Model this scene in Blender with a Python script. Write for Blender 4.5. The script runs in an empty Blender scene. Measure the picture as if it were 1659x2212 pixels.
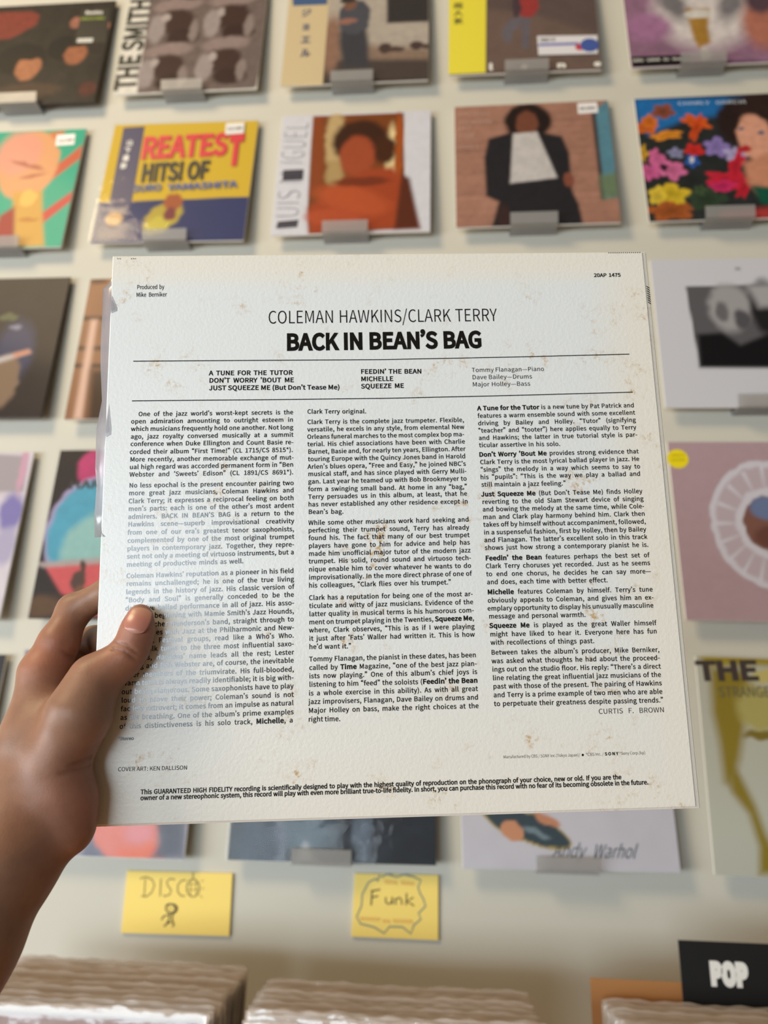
import bpy, math, random
import numpy as np
from mathutils import Matrix, Vector
from mathutils.geometry import delaunay_2d_cdt
random.seed(7)
SC = bpy.context.scene
COL = SC.collection

# ------------------------------------------------------------------ camera
CAM, CR, FPX = [0.0,-1.256202,1.35], [[0.997013,0.0729598,0.0253347],[0.0013718,0.3112477,-0.9503278],[-0.0772211,0.947524,0.3102179]], 1634.26
cam = bpy.data.cameras.new('camera')
cam.sensor_fit = 'VERTICAL'; cam.sensor_height = 36.0
cam.lens = FPX * 36.0 / 2212.0
cam.clip_start = 0.02
cam.dof.use_dof = True
cam.dof.focus_distance = 0.412
cam.dof.aperture_fstop = cam.lens / 3.6
camo = bpy.data.objects.new('camera', cam); COL.objects.link(camo)
R3 = np.array(CR)
camo.matrix_world = Matrix([[R3[0][i], -R3[1][i], -R3[2][i], CAM[i]] for i in range(3)] + [[0, 0, 0, 1]])
SC.camera = camo
# ------------------------------------------------------------------ world, lights, exposure
world = bpy.data.worlds.new('room_light'); SC.world = world; world.use_nodes = True
bg = world.node_tree.nodes['Background']
bg.inputs[0].default_value = (1.0, 0.80, 0.56, 1); bg.inputs[1].default_value = 0.13
def area(name, loc, target, sx, sy, power, col):
    l = bpy.data.lights.new(name, 'AREA'); l.shape = 'RECTANGLE'; l.size = sx; l.size_y = sy
    l.energy = power; l.color = col
    o = bpy.data.objects.new(name, l); COL.objects.link(o); o.location = loc
    d = Vector(target) - Vector(loc); o.rotation_euler = d.to_track_quat('-Z', 'Y').to_euler()
    return o
area('shop_window_light', (-2.24, -4.3, 1.07), (-2.24, 0.0, 1.07), 3.7, 1.05, 122, (0.77, 0.90, 1.0))
area('added_side_light', (-3.3, -2.3, 1.0), (-0.1, -0.2, 1.1), 1.6, 1.0, 80, (0.88, 0.95, 1.0))  # added light from the left to deepen shadows; no window known there
area('ceiling_lamp', (-2.2, -2.3, 4.2), (0.0, -0.1, 1.8), 1.0, 1.0, 92, (1.0, 0.77, 0.48))
vs = SC.view_settings
vs.view_transform = 'Standard'; vs.look = 'None'; vs.gamma = 1.0; vs.use_curve_mapping = False
vs.exposure = 0.06
SC.cycles.transparent_max_bounces = 40
SC.cycles.max_bounces = 8

# ------------------------------------------------------------------ helpers
def lin(c):
    return tuple(((x / 255) / 12.92 if x / 255 <= 0.04045 else ((x / 255 + 0.055) / 1.055) ** 2.4) for x in c)
def link(o, parent=None):
    COL.objects.link(o)
    if parent is not None: o.parent = parent
    return o
def tag(o, label=None, cat=None, group=None, kind=None):
    for k, v in (('label', label), ('category', cat), ('group', group), ('kind', kind)):
        if v: o[k] = v
    return o
def empty(name, loc=(0, 0, 0), rot=(0, 0, 0)):
    o = bpy.data.objects.new(name, None); o.empty_display_size = .05
    o.location = loc; o.rotation_euler = rot
    return link(o)
class MB:
    def __init__(s): s.v = []; s.f = []
    def add(s, vs, fs):
        n = len(s.v); s.v += [tuple(p) for p in vs]; s.f += [tuple(i + n for i in f) for f in fs]
    def box(s, a, b):
        x0, y0, z0 = a; x1, y1, z1 = b
        s.add([(x0,y0,z0),(x1,y0,z0),(x1,y1,z0),(x0,y1,z0),(x0,y0,z1),(x1,y0,z1),(x1,y1,z1),(x0,y1,z1)],
              [(0,3,2,1),(4,5,6,7),(0,1,5,4),(1,2,6,5),(2,3,7,6),(3,0,4,7)])
    def slab(s, pts, y0, y1):   # polygon in x,z extruded along y (front face at y0)
        n = len(pts)
        s.add([(x, y0, z) for x, z in pts] + [(x, y1, z) for x, z in pts],
              [tuple(range(n)), tuple(range(2*n-1, n-1, -1))] + [(i, i+n, (i+1) % n + n, (i+1) % n) for i in range(n)])
    def build(s, name, m=None, parent=None, smooth=False, bevel=0):
        me = bpy.data.meshes.new(name); me.from_pydata(s.v, [], s.f); me.validate(); me.update()
        if m: me.materials.append(m)
        if smooth: me.polygons.foreach_set('use_smooth', [True] * len(me.polygons))
        o = link(bpy.data.objects.new(name, me), parent)
        if bevel:
            b = o.modifiers.new('bevel', 'BEVEL'); b.width = bevel; b.segments = 2; b.limit_method = 'ANGLE'
        return o

# ------------------------------------------------------------------ materials
def mat(name, col, rough=.5, spec=.5, **kw):
    m = bpy.data.materials.new(name); m.use_nodes = True
    p = m.node_tree.nodes['Principled BSDF']
    p.inputs['Base Color'].default_value = (*lin(col), 1)
    p.inputs['Roughness'].default_value = rough
    p.inputs['Specular IOR Level'].default_value = spec
    for k, v in kw.items(): p.inputs[k].default_value = v
    return m
def nodes(m): return m.node_tree.nodes, m.node_tree.links, m.node_tree.nodes['Principled BSDF']
def noise(m, scale, detail=4, rough=.6, coord='Object'):
    n, l, p = nodes(m)
    t = n.new('ShaderNodeTexCoord'); x = n.new('ShaderNodeTexNoise')
    x.inputs['Scale'].default_value = scale; x.inputs['Detail'].default_value = detail; x.inputs['Roughness'].default_value = rough
    l.new(t.outputs[coord], x.inputs['Vector'])
    return x
def bump(m, scale, dist, strength=.5, detail=4):
    n, l, p = nodes(m); x = noise(m, scale, detail); b = n.new('ShaderNodeBump')
    b.inputs['Strength'].default_value = strength; b.inputs['Distance'].default_value = dist
    l.new(x.outputs['Fac'], b.inputs['Height']); l.new(b.outputs['Normal'], p.inputs['Normal'])
    return m
def ramp(m, src, stops):
    n, l, p = nodes(m); r = n.new('ShaderNodeValToRGB')
    e = r.color_ramp.elements
    while len(e) < len(stops): e.new(.5)
    for k, (pos, c) in zip(e, stops):
        k.position = pos; k.color = (*c, 1) if len(c) == 3 else c
    l.new(src, r.inputs['Fac']); return r
def mixcol(m, fac, a, b, mode='MIX'):
    n, l, p = nodes(m); x = n.new('ShaderNodeMix'); x.data_type = 'RGBA'; x.blend_type = mode
    for s, v in ((x.inputs[0], fac), (x.inputs[6], a), (x.inputs[7], b)):
        if hasattr(v, 'is_linked'): l.new(v, s)
        else: s.default_value = v
    return x.outputs[2]

M = {}
M['wall'] = bump(mat('painted_wall', (193, 190, 178), .7, .3), 260, .0006, .25)
M['floor'] = mat('floor_wood', (150, 115, 80), .45)
M['board'] = bump(mat('cover_card', (226, 222, 212), .5), 300, .0003, .2)
M['dark_board'] = mat('dark_card', (60, 54, 50), .5)
M['ink'] = mat('black_ink', (14, 14, 15), .14, .75)
M['sticker'] = mat('sticker_paper', (226, 226, 224), .5)
# colour print: vertex colours of the flat print
def printmat(name, rough, coat):
    m = mat(name, (200, 200, 200), rough, .18); n, l, p = nodes(m)
    a = n.new('ShaderNodeVertexColor'); a.layer_name = 'print'
    l.new(a.outputs['Color'], p.inputs['Base Color'])
    p.inputs['Coat Weight'].default_value = coat; p.inputs['Coat Roughness'].default_value = .12
    return m
M['print'] = printmat('printed_colours', .5, .04)
# old white paper of the held sleeve: yellowed top and right borders, foxing spots, shade painted into the lower part
def paper():
    m = mat('aged_paper', (226, 228, 226), .33, .5); n, l, p = nodes(m)
    tc = n.new('ShaderNodeTexCoord'); sx = n.new('ShaderNodeSeparateXYZ'); l.new(tc.outputs['Object'], sx.inputs[0])
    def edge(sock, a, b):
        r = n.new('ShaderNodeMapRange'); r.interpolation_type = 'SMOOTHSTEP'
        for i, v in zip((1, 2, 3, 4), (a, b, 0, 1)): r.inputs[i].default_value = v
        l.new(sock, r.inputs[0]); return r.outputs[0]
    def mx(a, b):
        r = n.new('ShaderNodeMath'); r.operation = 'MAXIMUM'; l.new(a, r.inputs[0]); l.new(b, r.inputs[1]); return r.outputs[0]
    e = mx(edge(sx.outputs[2], .132, .150), mx(edge(sx.outputs[0], .112, .150), edge(sx.outputs[2], -.02, -.17)))  # last term paints dimmer, warmer light low on the sheet into its colour
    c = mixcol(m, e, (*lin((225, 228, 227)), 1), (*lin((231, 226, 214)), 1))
    n1 = noise(m, 30, 2); n2 = noise(m, 330, 4, .75); n3 = noise(m, 80, 5, .7)
    m1 = ramp(m, n1.outputs['Fac'], [(.50, (0, 0, 0)), (.66, (1, 1, 1))])
    m2 = ramp(m, n2.outputs['Fac'], [(.46, (0, 0, 0)), (.68, (1, 1, 1))])
    m3 = ramp(m, n3.outputs['Fac'], [(.50, (0, 0, 0)), (.66, (1, 1, 1))])
    k = n.new('ShaderNodeMath'); k.operation = 'MULTIPLY'; l.new(m1.outputs[0], k.inputs[0]); l.new(m2.outputs[0], k.inputs[1])
    k2 = n.new('ShaderNodeMath'); k2.operation = 'MULTIPLY'; l.new(k.outputs[0], k2.inputs[0]); l.new(m3.outputs[0], k2.inputs[1])
    k3 = n.new('ShaderNodeMath'); k3.operation = 'MULTIPLY'; l.new(k2.outputs[0], k3.inputs[0]); k3.inputs[1].default_value = 2.2; k3.use_clamp = True
    c = mixcol(m, k3.outputs[0], c, (*lin((196, 164, 118)), 1))
    l.new(c, p.inputs['Base Color'])
    b = n.new('ShaderNodeBump'); b.inputs['Strength'].default_value = .35; b.inputs['Distance'].default_value = .0004
    nb = noise(m, 520, 4); l.new(nb.outputs['Fac'], b.inputs['Height']); l.new(b.outputs['Normal'], p.inputs['Normal'])
    return m
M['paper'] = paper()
def seethrough(name, col, opacity, rough, gloss=.35, wave=.3):
    m = bpy.data.materials.new(name); m.use_nodes = True; n, l = m.node_tree.nodes, m.node_tree.links
    p = n['Principled BSDF']; out = n['Material Output']
    p.inputs['Base Color'].default_value = (*lin(col), 1); p.inputs['Roughness'].default_value = rough
    p.inputs['Specular IOR Level'].default_value = .6
    t = n.new('ShaderNodeBsdfTransparent'); t.inputs[0].default_value = (.96, .96, .96, 1)
    g = n.new('ShaderNodeBsdfGlossy'); g.inputs['Roughness'].default_value = rough; g.inputs['Color'].default_value = (1, 1, 1, 1)
    lw = n.new('ShaderNodeLayerWeight'); lw.inputs[0].default_value = .5
    pw = n.new('ShaderNodeMath'); pw.operation = 'POWER'; pw.inputs[1].default_value = 5; l.new(lw.outputs['Facing'], pw.inputs[0])
    ad = n.new('ShaderNodeMath'); ad.operation = 'MULTIPLY_ADD'; ad.inputs[1].default_value = .92; ad.inputs[2].default_value = .05; l.new(pw.outputs[0], ad.inputs[0])
    m1 = n.new('ShaderNodeMixShader'); m1.inputs[0].default_value = opacity
    m2 = n.new('ShaderNodeMixShader')
    mm = n.new('ShaderNodeMath'); mm.operation = 'MULTIPLY'; mm.inputs[1].default_value = gloss * 3; mm.use_clamp = True
    l.new(ad.outputs[0], mm.inputs[0])
    l.new(t.outputs[0], m1.inputs[1]); l.new(p.outputs[0], m1.inputs[2])
    l.new(mm.outputs[0], m2.inputs[0]); l.new(m1.outputs[0], m2.inputs[1]); l.new(g.outputs[0], m2.inputs[2])
    l.new(m2.outputs[0], out.inputs['Surface'])
    x = noise(m, 22, 3); b = n.new('ShaderNodeBump'); b.inputs['Strength'].default_value = wave; b.inputs['Distance'].default_value = .002
    l.new(x.outputs['Fac'], b.inputs['Height'])
    for s in (p, g): l.new(b.outputs['Normal'], s.inputs['Normal'])
    return m
M['plastic'] = seethrough('clear_sleeve', (225, 225, 225), .02, .06, .07, .7)
M['bag'] = seethrough('bag_plastic', (216, 202, 190), .36, .12, .24, .8)
M['inner_bag'] = seethrough('inner_bag_plastic', (176, 172, 178), .5, .25, .25)
M['acrylic'] = seethrough('frosted_acrylic', (170, 168, 164), .42, .35, .1)
M['wood'] = mat('pine_wood', (204, 142, 64), .5)
def wood():
    m = M['wood']; n, l, p = nodes(m)
    x = noise(m, 6, 6); x.inputs['Distortion'].default_value = 1.2
    r = ramp(m, x.outputs['Fac'], [(.3, lin((186, 122, 52))), (.7, lin((216, 152, 72)))])
    l.new(r.outputs[0], p.inputs['Base Color'])
wood()
M['kraft'] = bump(mat('kraft_card', (164, 112, 62), .6), 200, .0004, .3)
M['black_card'] = mat('black_card', (20, 19, 19), .6, .3)
M['note'] = bump(mat('yellow_note_paper', (236, 208, 112), .6, .3), 40, .0006, .2)
CM = {}
def inkmat(c, rough=.45):
    c = tuple(c)
    if c not in CM: CM[c] = mat('print_%d' % len(CM), c, rough, .4)
    return CM[c]

# ------------------------------------------------------------------ lettering: glyph outlines (advance, loops)
GL = {
'A':(426,[[3,0,68,0,118,157,305,157,354,0,423,0,249,513,176,513],[134,208,210,461,213,461,289,208]]),
'B':(460,[[71,0,234,0,313,9,374,37,414,84,429,151,421,198,399,234,366,259,324,273,324,277,356,293,380,319,394,351,399,388,386,446,350,485,294,506,223,513,71,513],[135,296,135,462,214,462,267,458,305,443,328,418,335,380,328,344,307,318,268,301,211,296],[135,52,135,245,225,245,285,240,329,223,356,194,365,153,355,108,328,76,284,58,225,52]]),
'C':(447,[[264,-9,311,-4,353,10,389,33,422,64,386,106,360,81,332,63,301,52,267,48,200,62,150,104,118,171,107,258,119,345,152,410,203,451,269,466,300,462,328,452,352,437,374,417,409,459,383,483,351,503,312,517,268,522,178,504,106,452,58,368,41,256,57,145,104,61,175,9]]),
'D':(482,[[71,0,202,0,304,18,379,68,425,149,440,258,425,367,379,447,303,497,199,513,71,513],[135,53,135,461,193,461,273,447,329,408,363,345,374,258,363,172,329,107,273,67,193,53]]),
'E':(412,[[71,0,374,0,374,55,135,55,135,242,330,242,330,298,135,298,135,459,366,459,366,513,71,513]]),
'F':(387,[[71,0,135,0,135,230,331,230,331,285,135,285,135,459,366,459,366,513,71,513]]),
'G':(482,[[272,-9,321,-5,365,8,402,27,431,50,431,266,262,266,262,212,371,212,371,78,353,65,331,56,306,50,279,48,206,62,152,104,118,171,107,258,119,345,154,410,208,451,278,466,313,462,343,452,368,436,389,417,424,459,398,482,366,502,325,517,276,522,182,504,107,452,58,368,41,256,58,145,106,61,179,9]]),
'H':(510,[[71,0,135,0,135,242,375,242,375,0,440,0,440,513,375,513,375,298,135,298,135,513,71,513]]),
'I':(205,[[71,0,135,0,135,513,71,513]]),
'J':(375,[[166,-9,230,3,274,37,299,88,307,151,307,513,242,513,242,157,237,107,222,73,196,54,160,48,133,51,110,61,89,79,71,106,25,72,50,37,82,12,121,-4]]),
'K':(452,[[71,0,135,0,135,162,223,268,377,0,450,0,264,319,425,513,352,513,135,256,135,513,71,513]]),
'L':(380,[[71,0,360,0,360,55,135,55,135,513,71,513]]),
'M':(569,[[71,0,129,0,128,320,120,436,123,436,262,52,305,52,443,436,446,436,438,320,438,0,498,0,498,513,420,513,286,132,284,132,148,513,71,513]]),
'N':(506,[[71,0,132,0,131,310,124,430,127,430,182,324,369,0,436,0,436,513,374,513,375,206,383,84,380,84,324,190,137,513,71,513]]),
'O':(520,[[260,-9,348,10,418,63,463,147,479,258,463,369,418,452,348,504,260,522,171,504,102,452,57,369,41,258,57,147,102,63,171,10],[260,48,197,63,149,105,118,171,107,258,118,345,149,410,197,451,260,466,323,451,371,410,402,345,412,258,402,171,371,105,323,63]]),
'P':(443,[[71,0,135,0,135,204,220,204,297,214,357,243,395,292,409,363,395,434,356,480,296,506,217,513,71,513],[135,257,135,461,209,461,268,456,310,440,336,410,345,363,336,315,312,282,270,263,211,257]]),
'Q':(520,[[260,45,197,60,149,103,118,170,107,258,118,345,149,410,197,451,260,466,323,451,371,410,402,345,412,258,402,170,371,103,323,60],[417,-129,459,-126,490,-117,478,-67,424,-75,384,-71,349,-58,319,-36,298,-6,372,22,429,78,466,157,479,258,463,369,418,452,348,504,260,522,171,504,102,452,57,369,41,258,54,156,92,75,152,20,228,-7,257,-56,298,-94,351,-120]]),
'R':(445,[[135,270,135,461,221,461,275,456,314,440,338,412,346,370,338,326,314,294,275,276,221,270],[352,0,425,0,295,225,342,243,379,273,402,315,410,370,397,437,360,481,303,506,231,513,71,513,71,0,135,0,135,218,228,218]]),
'S':(417,[[213,-9,285,2,340,33,375,80,387,137,379,187,357,224,323,252,282,274,178,319,151,336,131,359,123,391,130,422,149,446,180,460,219,466,253,462,284,453,311,438,336,418,370,459,340,485,304,505,263,518,219,522,155,512,103,484,70,441,57,387,67,337,92,300,125,274,162,255,269,207,297,189,315,165,321,131,314,97,293,71,259,54,214,48,174,52,137,65,102,85,72,111,34,67,70,35,112,11,160,-4]]),
'T':(419,[[177,0,242,0,242,459,398,459,398,513,22,513,22,459,177,459]]),
'U':(505,[[253,-9,326,2,384,39,423,108,437,211,437,513,375,513,375,210,365,133,339,83,300,56,253,48,206,56,168,83,142,133,133,210,133,513,69,513,69,211,83,108,121,39,180,2]]),
'V':(403,[[165,0,239,0,403,513,337,513,204,66,202,66,69,513,1,513]]),
'W':(615,[[127,0,204,0,306,426,309,426,334,310,412,0,490,0,596,513,534,513,451,67,447,67,410,234,339,513,279,513,172,67,169,67,85,513,18,513]]),
'X':(401,[[12,0,81,0,185,199,195,222,198,222,319,0,390,0,239,262,380,513,312,513,207,307,204,307,93,513,22,513,162,265]]),
'Y':(372,[[153,0,218,0,218,199,373,513,305,513,188,256,185,256,68,513,-1,513,153,199]]),
'Z':(422,[[35,0,389,0,389,55,115,55,386,475,386,513,60,513,60,459,306,459,35,39]]),
'a':(394,[[152,-9,186,-5,219,7,250,24,280,46,286,0,338,0,338,234,331,298,307,347,266,379,207,390,162,385,122,374,87,358,57,340,82,296,106,311,134,324,164,333,196,337,235,329,259,307,271,277,275,241,170,223,97,194,55,153,41,99,50,53,73,19,108,-2],[170,43,144,46,122,57,108,75,103,103,112,136,141,163,194,184,275,198,275,92,248,71,222,55,197,46]]),
'b':(433,[[232,-9,294,5,347,45,383,109,397,196,387,276,358,337,311,376,246,390,214,386,183,374,154,358,126,337,129,405,129,557,64,557,64,0,116,0,121,39,124,39,150,19,177,4,205,-6],[221,45,201,47,178,53,154,65,129,84,129,284,155,307,181,323,206,333,230,336,276,326,307,298,325,253,331,195,322,132,300,85,265,55]]),
'c':(357,[[214,-9,248,-6,280,4,310,19,338,39,310,82,269,55,245,47,220,44,172,55,135,84,111,130,102,190,111,250,136,296,174,326,222,336,243,334,263,327,281,317,298,303,330,345,308,362,283,377,254,386,219,390,149,377,91,337,51,275,36,190,50,106,88,43,144,4]]),
'd':(434,[[194,-9,227,-5,258,7,285,24,312,45,317,0,370,0,370,557,305,557,305,411,309,346,284,364,259,378,233,387,202,390,139,376,87,336,51,273,37,190,48,105,80,43,129,4],[208,45,164,55,131,83,110,129,103,190,112,250,135,296,170,326,213,336,236,334,259,327,282,315,305,296,305,97,282,74,258,58,234,48]]),
'e':(388,[[218,-9,255,-6,288,2,317,14,343,29,321,72,299,59,252,44,225,42,176,51,137,78,111,120,99,175,356,175,359,211,348,285,319,341,271,377,207,390,143,376,89,336,51,273,36,190,51,106,89,43,147,4],[99,221,111,271,136,308,169,331,208,339,248,331,278,309,296,272,303,221]]),
'f':(228,[[23,328,75,328,75,0,139,0,139,328,219,328,219,380,139,380,139,440,142,473,152,496,169,511,203,515,235,505,249,555,203,566,186,567,136,558,102,533,82,493,75,441,75,380,23,377]]),
'g':(395,[[193,-175,272,-164,333,-136,372,-94,385,-43,377,-3,352,25,310,42,253,47,178,47,146,50,125,59,115,72,111,88,113,103,126,125,136,134,178,121,192,120,247,130,291,156,320,198,331,253,329,276,323,298,313,316,300,331,378,331,378,380,246,380,208,389,192,390,137,381,92,353,61,311,50,254,54,222,65,193,81,170,99,152,99,149,84,137,71,120,61,101,57,78,60,58,67,40,78,27,92,16,92,13,68,-5,50,-26,39,-49,36,-74,47,-117,79,-149,129,-168],[192,164,161,170,135,188,118,217,111,254,118,292,135,320,161,337,192,343,224,337,250,320,267,292,273,254,267,217,249,188,223,170],[202,-131,155,-126,121,-113,99,-92,92,-64,94,-48,101,-31,113,-15,130,0,179,-6,278,-8,303,-16,317,-31,322,-54,314,-83,289,-107,252,-124]]),
'h':(425,[[64,0,129,0,129,276,155,301,180,319,205,330,232,334,265,328,287,310,300,278,305,232,305,0,368,0,368,241,361,305,340,352,304,380,252,390,215,385,183,371,153,351,126,326,129,405,129,557,64,557]]),
'i':(193,[[64,0,129,0,129,380,64,380],[97,459,114,462,127,470,136,484,139,501,136,518,127,531,114,540,97,543,79,540,66,531,58,518,55,501,58,484,66,470,79,462]]),
'j':(193,[[25,-169,73,-161,105,-136,123,-96,129,-43,129,380,65,380,65,-43,63,-75,56,-98,41,-113,8,-118,-18,-111,-31,-160,8,-169],[97,459,114,462,127,470,136,484,139,501,136,518,127,531,114,540,97,543,79,540,66,531,57,518,54,501,57,484,66,470,79,462]]),
'k':(387,[[64,0,127,0,127,100,199,183,310,0,380,0,236,227,363,380,291,380,130,180,127,180,127,557,64,557]]),
'l':(199,[[132,-9,169,-4,160,46,146,44,134,50,130,59,129,557,64,557,64,76,68,40,80,13,101,-3]]),
'm':(648,[[64,0,129,0,129,276,154,302,179,320,202,330,224,334,256,328,278,310,291,278,295,232,295,0,359,0,359,276,384,302,409,320,432,330,454,334,486,328,508,310,521,278,525,232,525,0,589,0,589,241,582,305,561,352,525,380,474,390,440,385,408,370,378,347,348,317,333,348,312,370,282,385,243,390,210,385,179,371,123,325,117,380,64,380]]),
'n':(427,[[64,0,129,0,129,276,155,301,180,319,205,330,232,334,265,328,287,310,300,278,305,232,305,0,368,0,368,241,361,305,340,352,304,380,252,390,215,385,182,371,152,350,123,325,117,380,64,380]]),
'o':(424,[[212,-9,279,4,335,43,374,106,388,190,374,275,335,337,279,377,212,390,145,377,89,337,51,275,36,190,51,106,89,43,145,4],[212,44,167,55,133,84,110,130,102,190,110,250,133,296,167,326,212,336,257,326,292,296,315,250,323,190,315,130,292,84,257,55]]),
'p':(434,[[64,-160,129,-160,127,35,153,16,179,2,206,-6,232,-9,294,5,347,45,383,109,397,196,387,276,358,337,311,376,246,390,213,386,182,374,152,357,123,336,117,380,64,380],[221,45,201,47,178,53,154,65,129,84,129,284,156,307,181,323,206,333,230,336,276,326,307,298,325,253,331,195,322,132,300,85,265,55]]),
'q':(434,[[305,-160,370,-160,370,380,319,380,311,345,286,364,261,378,233,387,202,390,139,376,87,336,51,273,37,190,48,105,80,43,129,4,194,-9,226,-5,256,6,284,23,309,44,305,-25],[208,45,164,55,131,83,110,129,103,190,112,250,135,296,170,326,213,336,236,334,259,327,282,315,305,296,305,97,282,74,258,58,234,48]]),
'r':(272,[[64,0,129,0,129,244,150,285,174,313,199,328,224,333,261,326,273,382,244,390,232,390,202,384,173,369,147,344,125,311,123,311,117,380,64,380]]),
's':(328,[[164,-9,223,0,266,24,293,60,302,104,292,149,265,181,228,202,155,231,129,245,111,262,104,285,109,306,122,324,144,336,175,340,199,338,221,331,261,307,292,347,268,363,240,377,209,387,174,390,119,382,78,359,52,324,43,282,53,240,79,210,114,189,185,160,213,145,233,125,241,100,236,77,222,58,199,45,166,41,134,44,105,53,53,86,22,43,52,23,86,6,124,-5]]),
't':(264,[[183,-9,220,-5,254,5,242,53,198,43,170,48,152,62,142,85,139,116,139,328,243,328,243,380,139,380,139,487,86,487,79,380,19,377,19,328,76,328,76,118,81,66,99,26,133,0]]),
'u':(425,[[176,-9,212,-4,244,10,274,31,303,60,308,0,361,0,361,380,298,380,298,111,272,82,247,62,222,50,195,46,162,52,140,70,127,101,123,147,123,380,59,380,59,139,66,75,87,29,124,0]]),
'v':(365,[[146,0,221,0,356,380,293,380,186,52,182,52,76,380,9,380]]),
'w':(562,[[125,0,199,0,279,314,282,314,308,205,363,0,440,0,543,380,482,380,403,55,400,55,314,380,251,380,167,55,163,55,141,160,84,380,19,380]]),
'x':(349,[[11,0,78,0,167,157,171,157,268,0,338,0,213,192,328,380,262,380,181,233,178,233,90,380,20,380,136,198]]),
'y':(365,[[71,-164,121,-154,160,-126,190,-84,213,-32,356,380,293,380,209,116,194,62,190,62,76,380,9,380,162,-1,139,-62,121,-88,97,-105,60,-111,39,-105,26,-156]]),
'z':(333,[[25,0,312,0,312,52,105,52,306,346,306,380,46,380,46,328,225,328,25,34]]),
'0':(389,[[195,-9,261,7,311,57,343,141,354,258,343,375,311,457,261,506,195,522,128,506,78,457,46,375,35,258,46,141,78,57,128,7],[195,43,155,55,124,94,104,161,97,258,104,355,124,421,155,460,195,472,235,460,265,421,286,355,293,258,286,161,265,94,235,55]]),
'1':(389,[[62,0,343,0,343,53,240,53,240,513,191,513,145,492,85,477,85,436,176,436,176,53,62,53]]),
'2':(389,[[31,0,354,0,354,55,170,54,127,50,210,134,273,215,315,294,329,372,319,434,289,481,241,512,179,522,134,517,95,502,60,478,28,447,65,411,88,435,113,454,141,466,172,471,213,463,243,442,260,410,266,369,252,300,209,223,136,137,31,38]]),
'3':(389,[[184,-9,249,1,301,30,337,76,349,137,341,185,318,223,283,251,241,268,241,271,278,289,307,316,325,351,332,394,321,449,290,489,242,514,182,522,140,518,103,505,70,486,39,461,74,421,97,441,122,457,150,467,180,471,216,465,244,448,261,423,267,389,260,351,236,320,192,299,125,291,125,242,200,235,249,214,276,182,284,139,277,100,255,70,222,51,180,44,140,49,106,62,78,81,53,103,20,62,49,35,85,12,130,-3]]),
'4':(389,[[238,0,298,0,298,141,367,141,367,193,298,193,298,513,228,513,14,183,14,141,238,141],[238,193,81,193,219,406,239,443,242,443,238,350]]),
'5':(389,[[183,-9,246,3,300,37,337,92,352,167,339,240,306,291,257,321,197,331,155,325,120,310,133,459,326,459,326,513,77,513,60,274,95,252,135,275,156,280,180,282,224,274,257,251,279,215,286,165,278,115,255,77,220,53,177,44,136,49,103,61,75,80,51,101,19,59,48,34,84,12,129,-3]]),
'6':(389,[[211,-9,268,3,315,37,347,90,359,158,348,228,320,279,275,309,216,319,185,314,154,302,125,283,99,257,111,357,140,423,181,459,232,470,255,467,277,459,296,447,313,431,349,470,326,491,298,508,266,519,229,522,157,507,97,459,55,373,39,245,52,134,88,54,143,7],[101,206,127,236,154,256,180,268,205,271,246,263,275,240,292,205,298,158,291,110,273,73,245,50,211,41,167,52,134,84,112,135]]),
'7':(389,[[139,0,205,0,215,137,238,255,283,364,356,475,356,513,34,513,34,459,284,459,220,355,177,250,151,134]]),
'8':(389,[[196,-9,262,1,312,29,345,71,356,123,349,171,330,208,303,236,270,258,270,262,294,284,316,313,332,347,338,386,329,440,301,483,256,511,197,521,142,512,97,485,67,444,57,391,62,353,77,321,100,294,126,270,92,246,62,215,40,175,32,127,44,73,78,29,130,1],[231,279,187,298,150,321,124,351,115,391,121,425,138,451,164,467,197,473,233,466,261,447,278,418,284,382,280,355,270,328,254,303],[197,39,154,46,120,65,97,95,89,133,94,168,109,200,131,227,160,249,212,227,255,202,285,170,296,125,288,90,268,63,237,45]]),
'9':(389,[[165,-9,234,7,294,57,335,146,351,279,338,386,301,462,247,507,178,522,121,510,74,477,43,424,31,356,41,286,70,236,114,205,172,195,204,199,236,212,265,231,291,257,278,157,249,91,210,55,162,44,138,47,115,55,94,67,76,83,41,43,64,23,92,6,126,-5],[290,311,264,280,236,258,209,246,183,242,143,250,114,273,97,309,91,356,98,404,116,441,144,464,179,473,222,462,256,431,279,381]]),
'.':(195,[[97,-9,115,-6,130,4,140,20,144,39,140,59,130,75,115,85,97,88,79,85,65,75,55,59,51,39,55,20,65,4,79,-6]]),
',':(195,[[53,-133,95,-108,127,-75,148,-34,155,13,151,45,140,68,123,83,101,88,82,85,67,76,56,62,53,43,56,25,67,11,81,2,107,-1,102,-31,88,-57,66,-78,37,-95]]),
';':(195,[[97,273,115,277,130,287,140,302,144,322,140,342,130,357,115,368,97,371,79,368,65,357,55,342,51,322,55,302,65,287,79,277],[53,-133,95,-108,127,-75,148,-34,155,13,151,45,140,68,123,83,101,88,82,85,67,76,56,62,53,43,56,25,67,11,81,2,107,-1,102,-31,88,-57,66,-78,37,-95]]),
':':(195,[[97,273,115,277,130,287,140,302,144,322,140,342,130,357,115,368,97,371,79,368,65,357,55,342,51,322,55,302,65,287,79,277],[97,-9,115,-6,130,4,140,20,144,39,140,59,130,75,115,85,97,88,79,85,65,75,55,59,51,39,55,20,65,4,79,-6]]),
'!':(226,[[91,155,135,155,145,525,81,525],[113,-9,131,-6,146,4,155,20,159,39,155,59,146,75,131,85,113,88,95,85,80,75,70,59,67,39,70,20,80,4,95,-6]]),
'’':(168,[[34,419,48,393,81,413,109,443,128,480,136,524,131,550,119,572,102,585,81,590,60,586,45,576,36,561,33,545,36,527,45,513,59,503,83,500,96,506,92,482,79,458,59,437]]),
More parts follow.
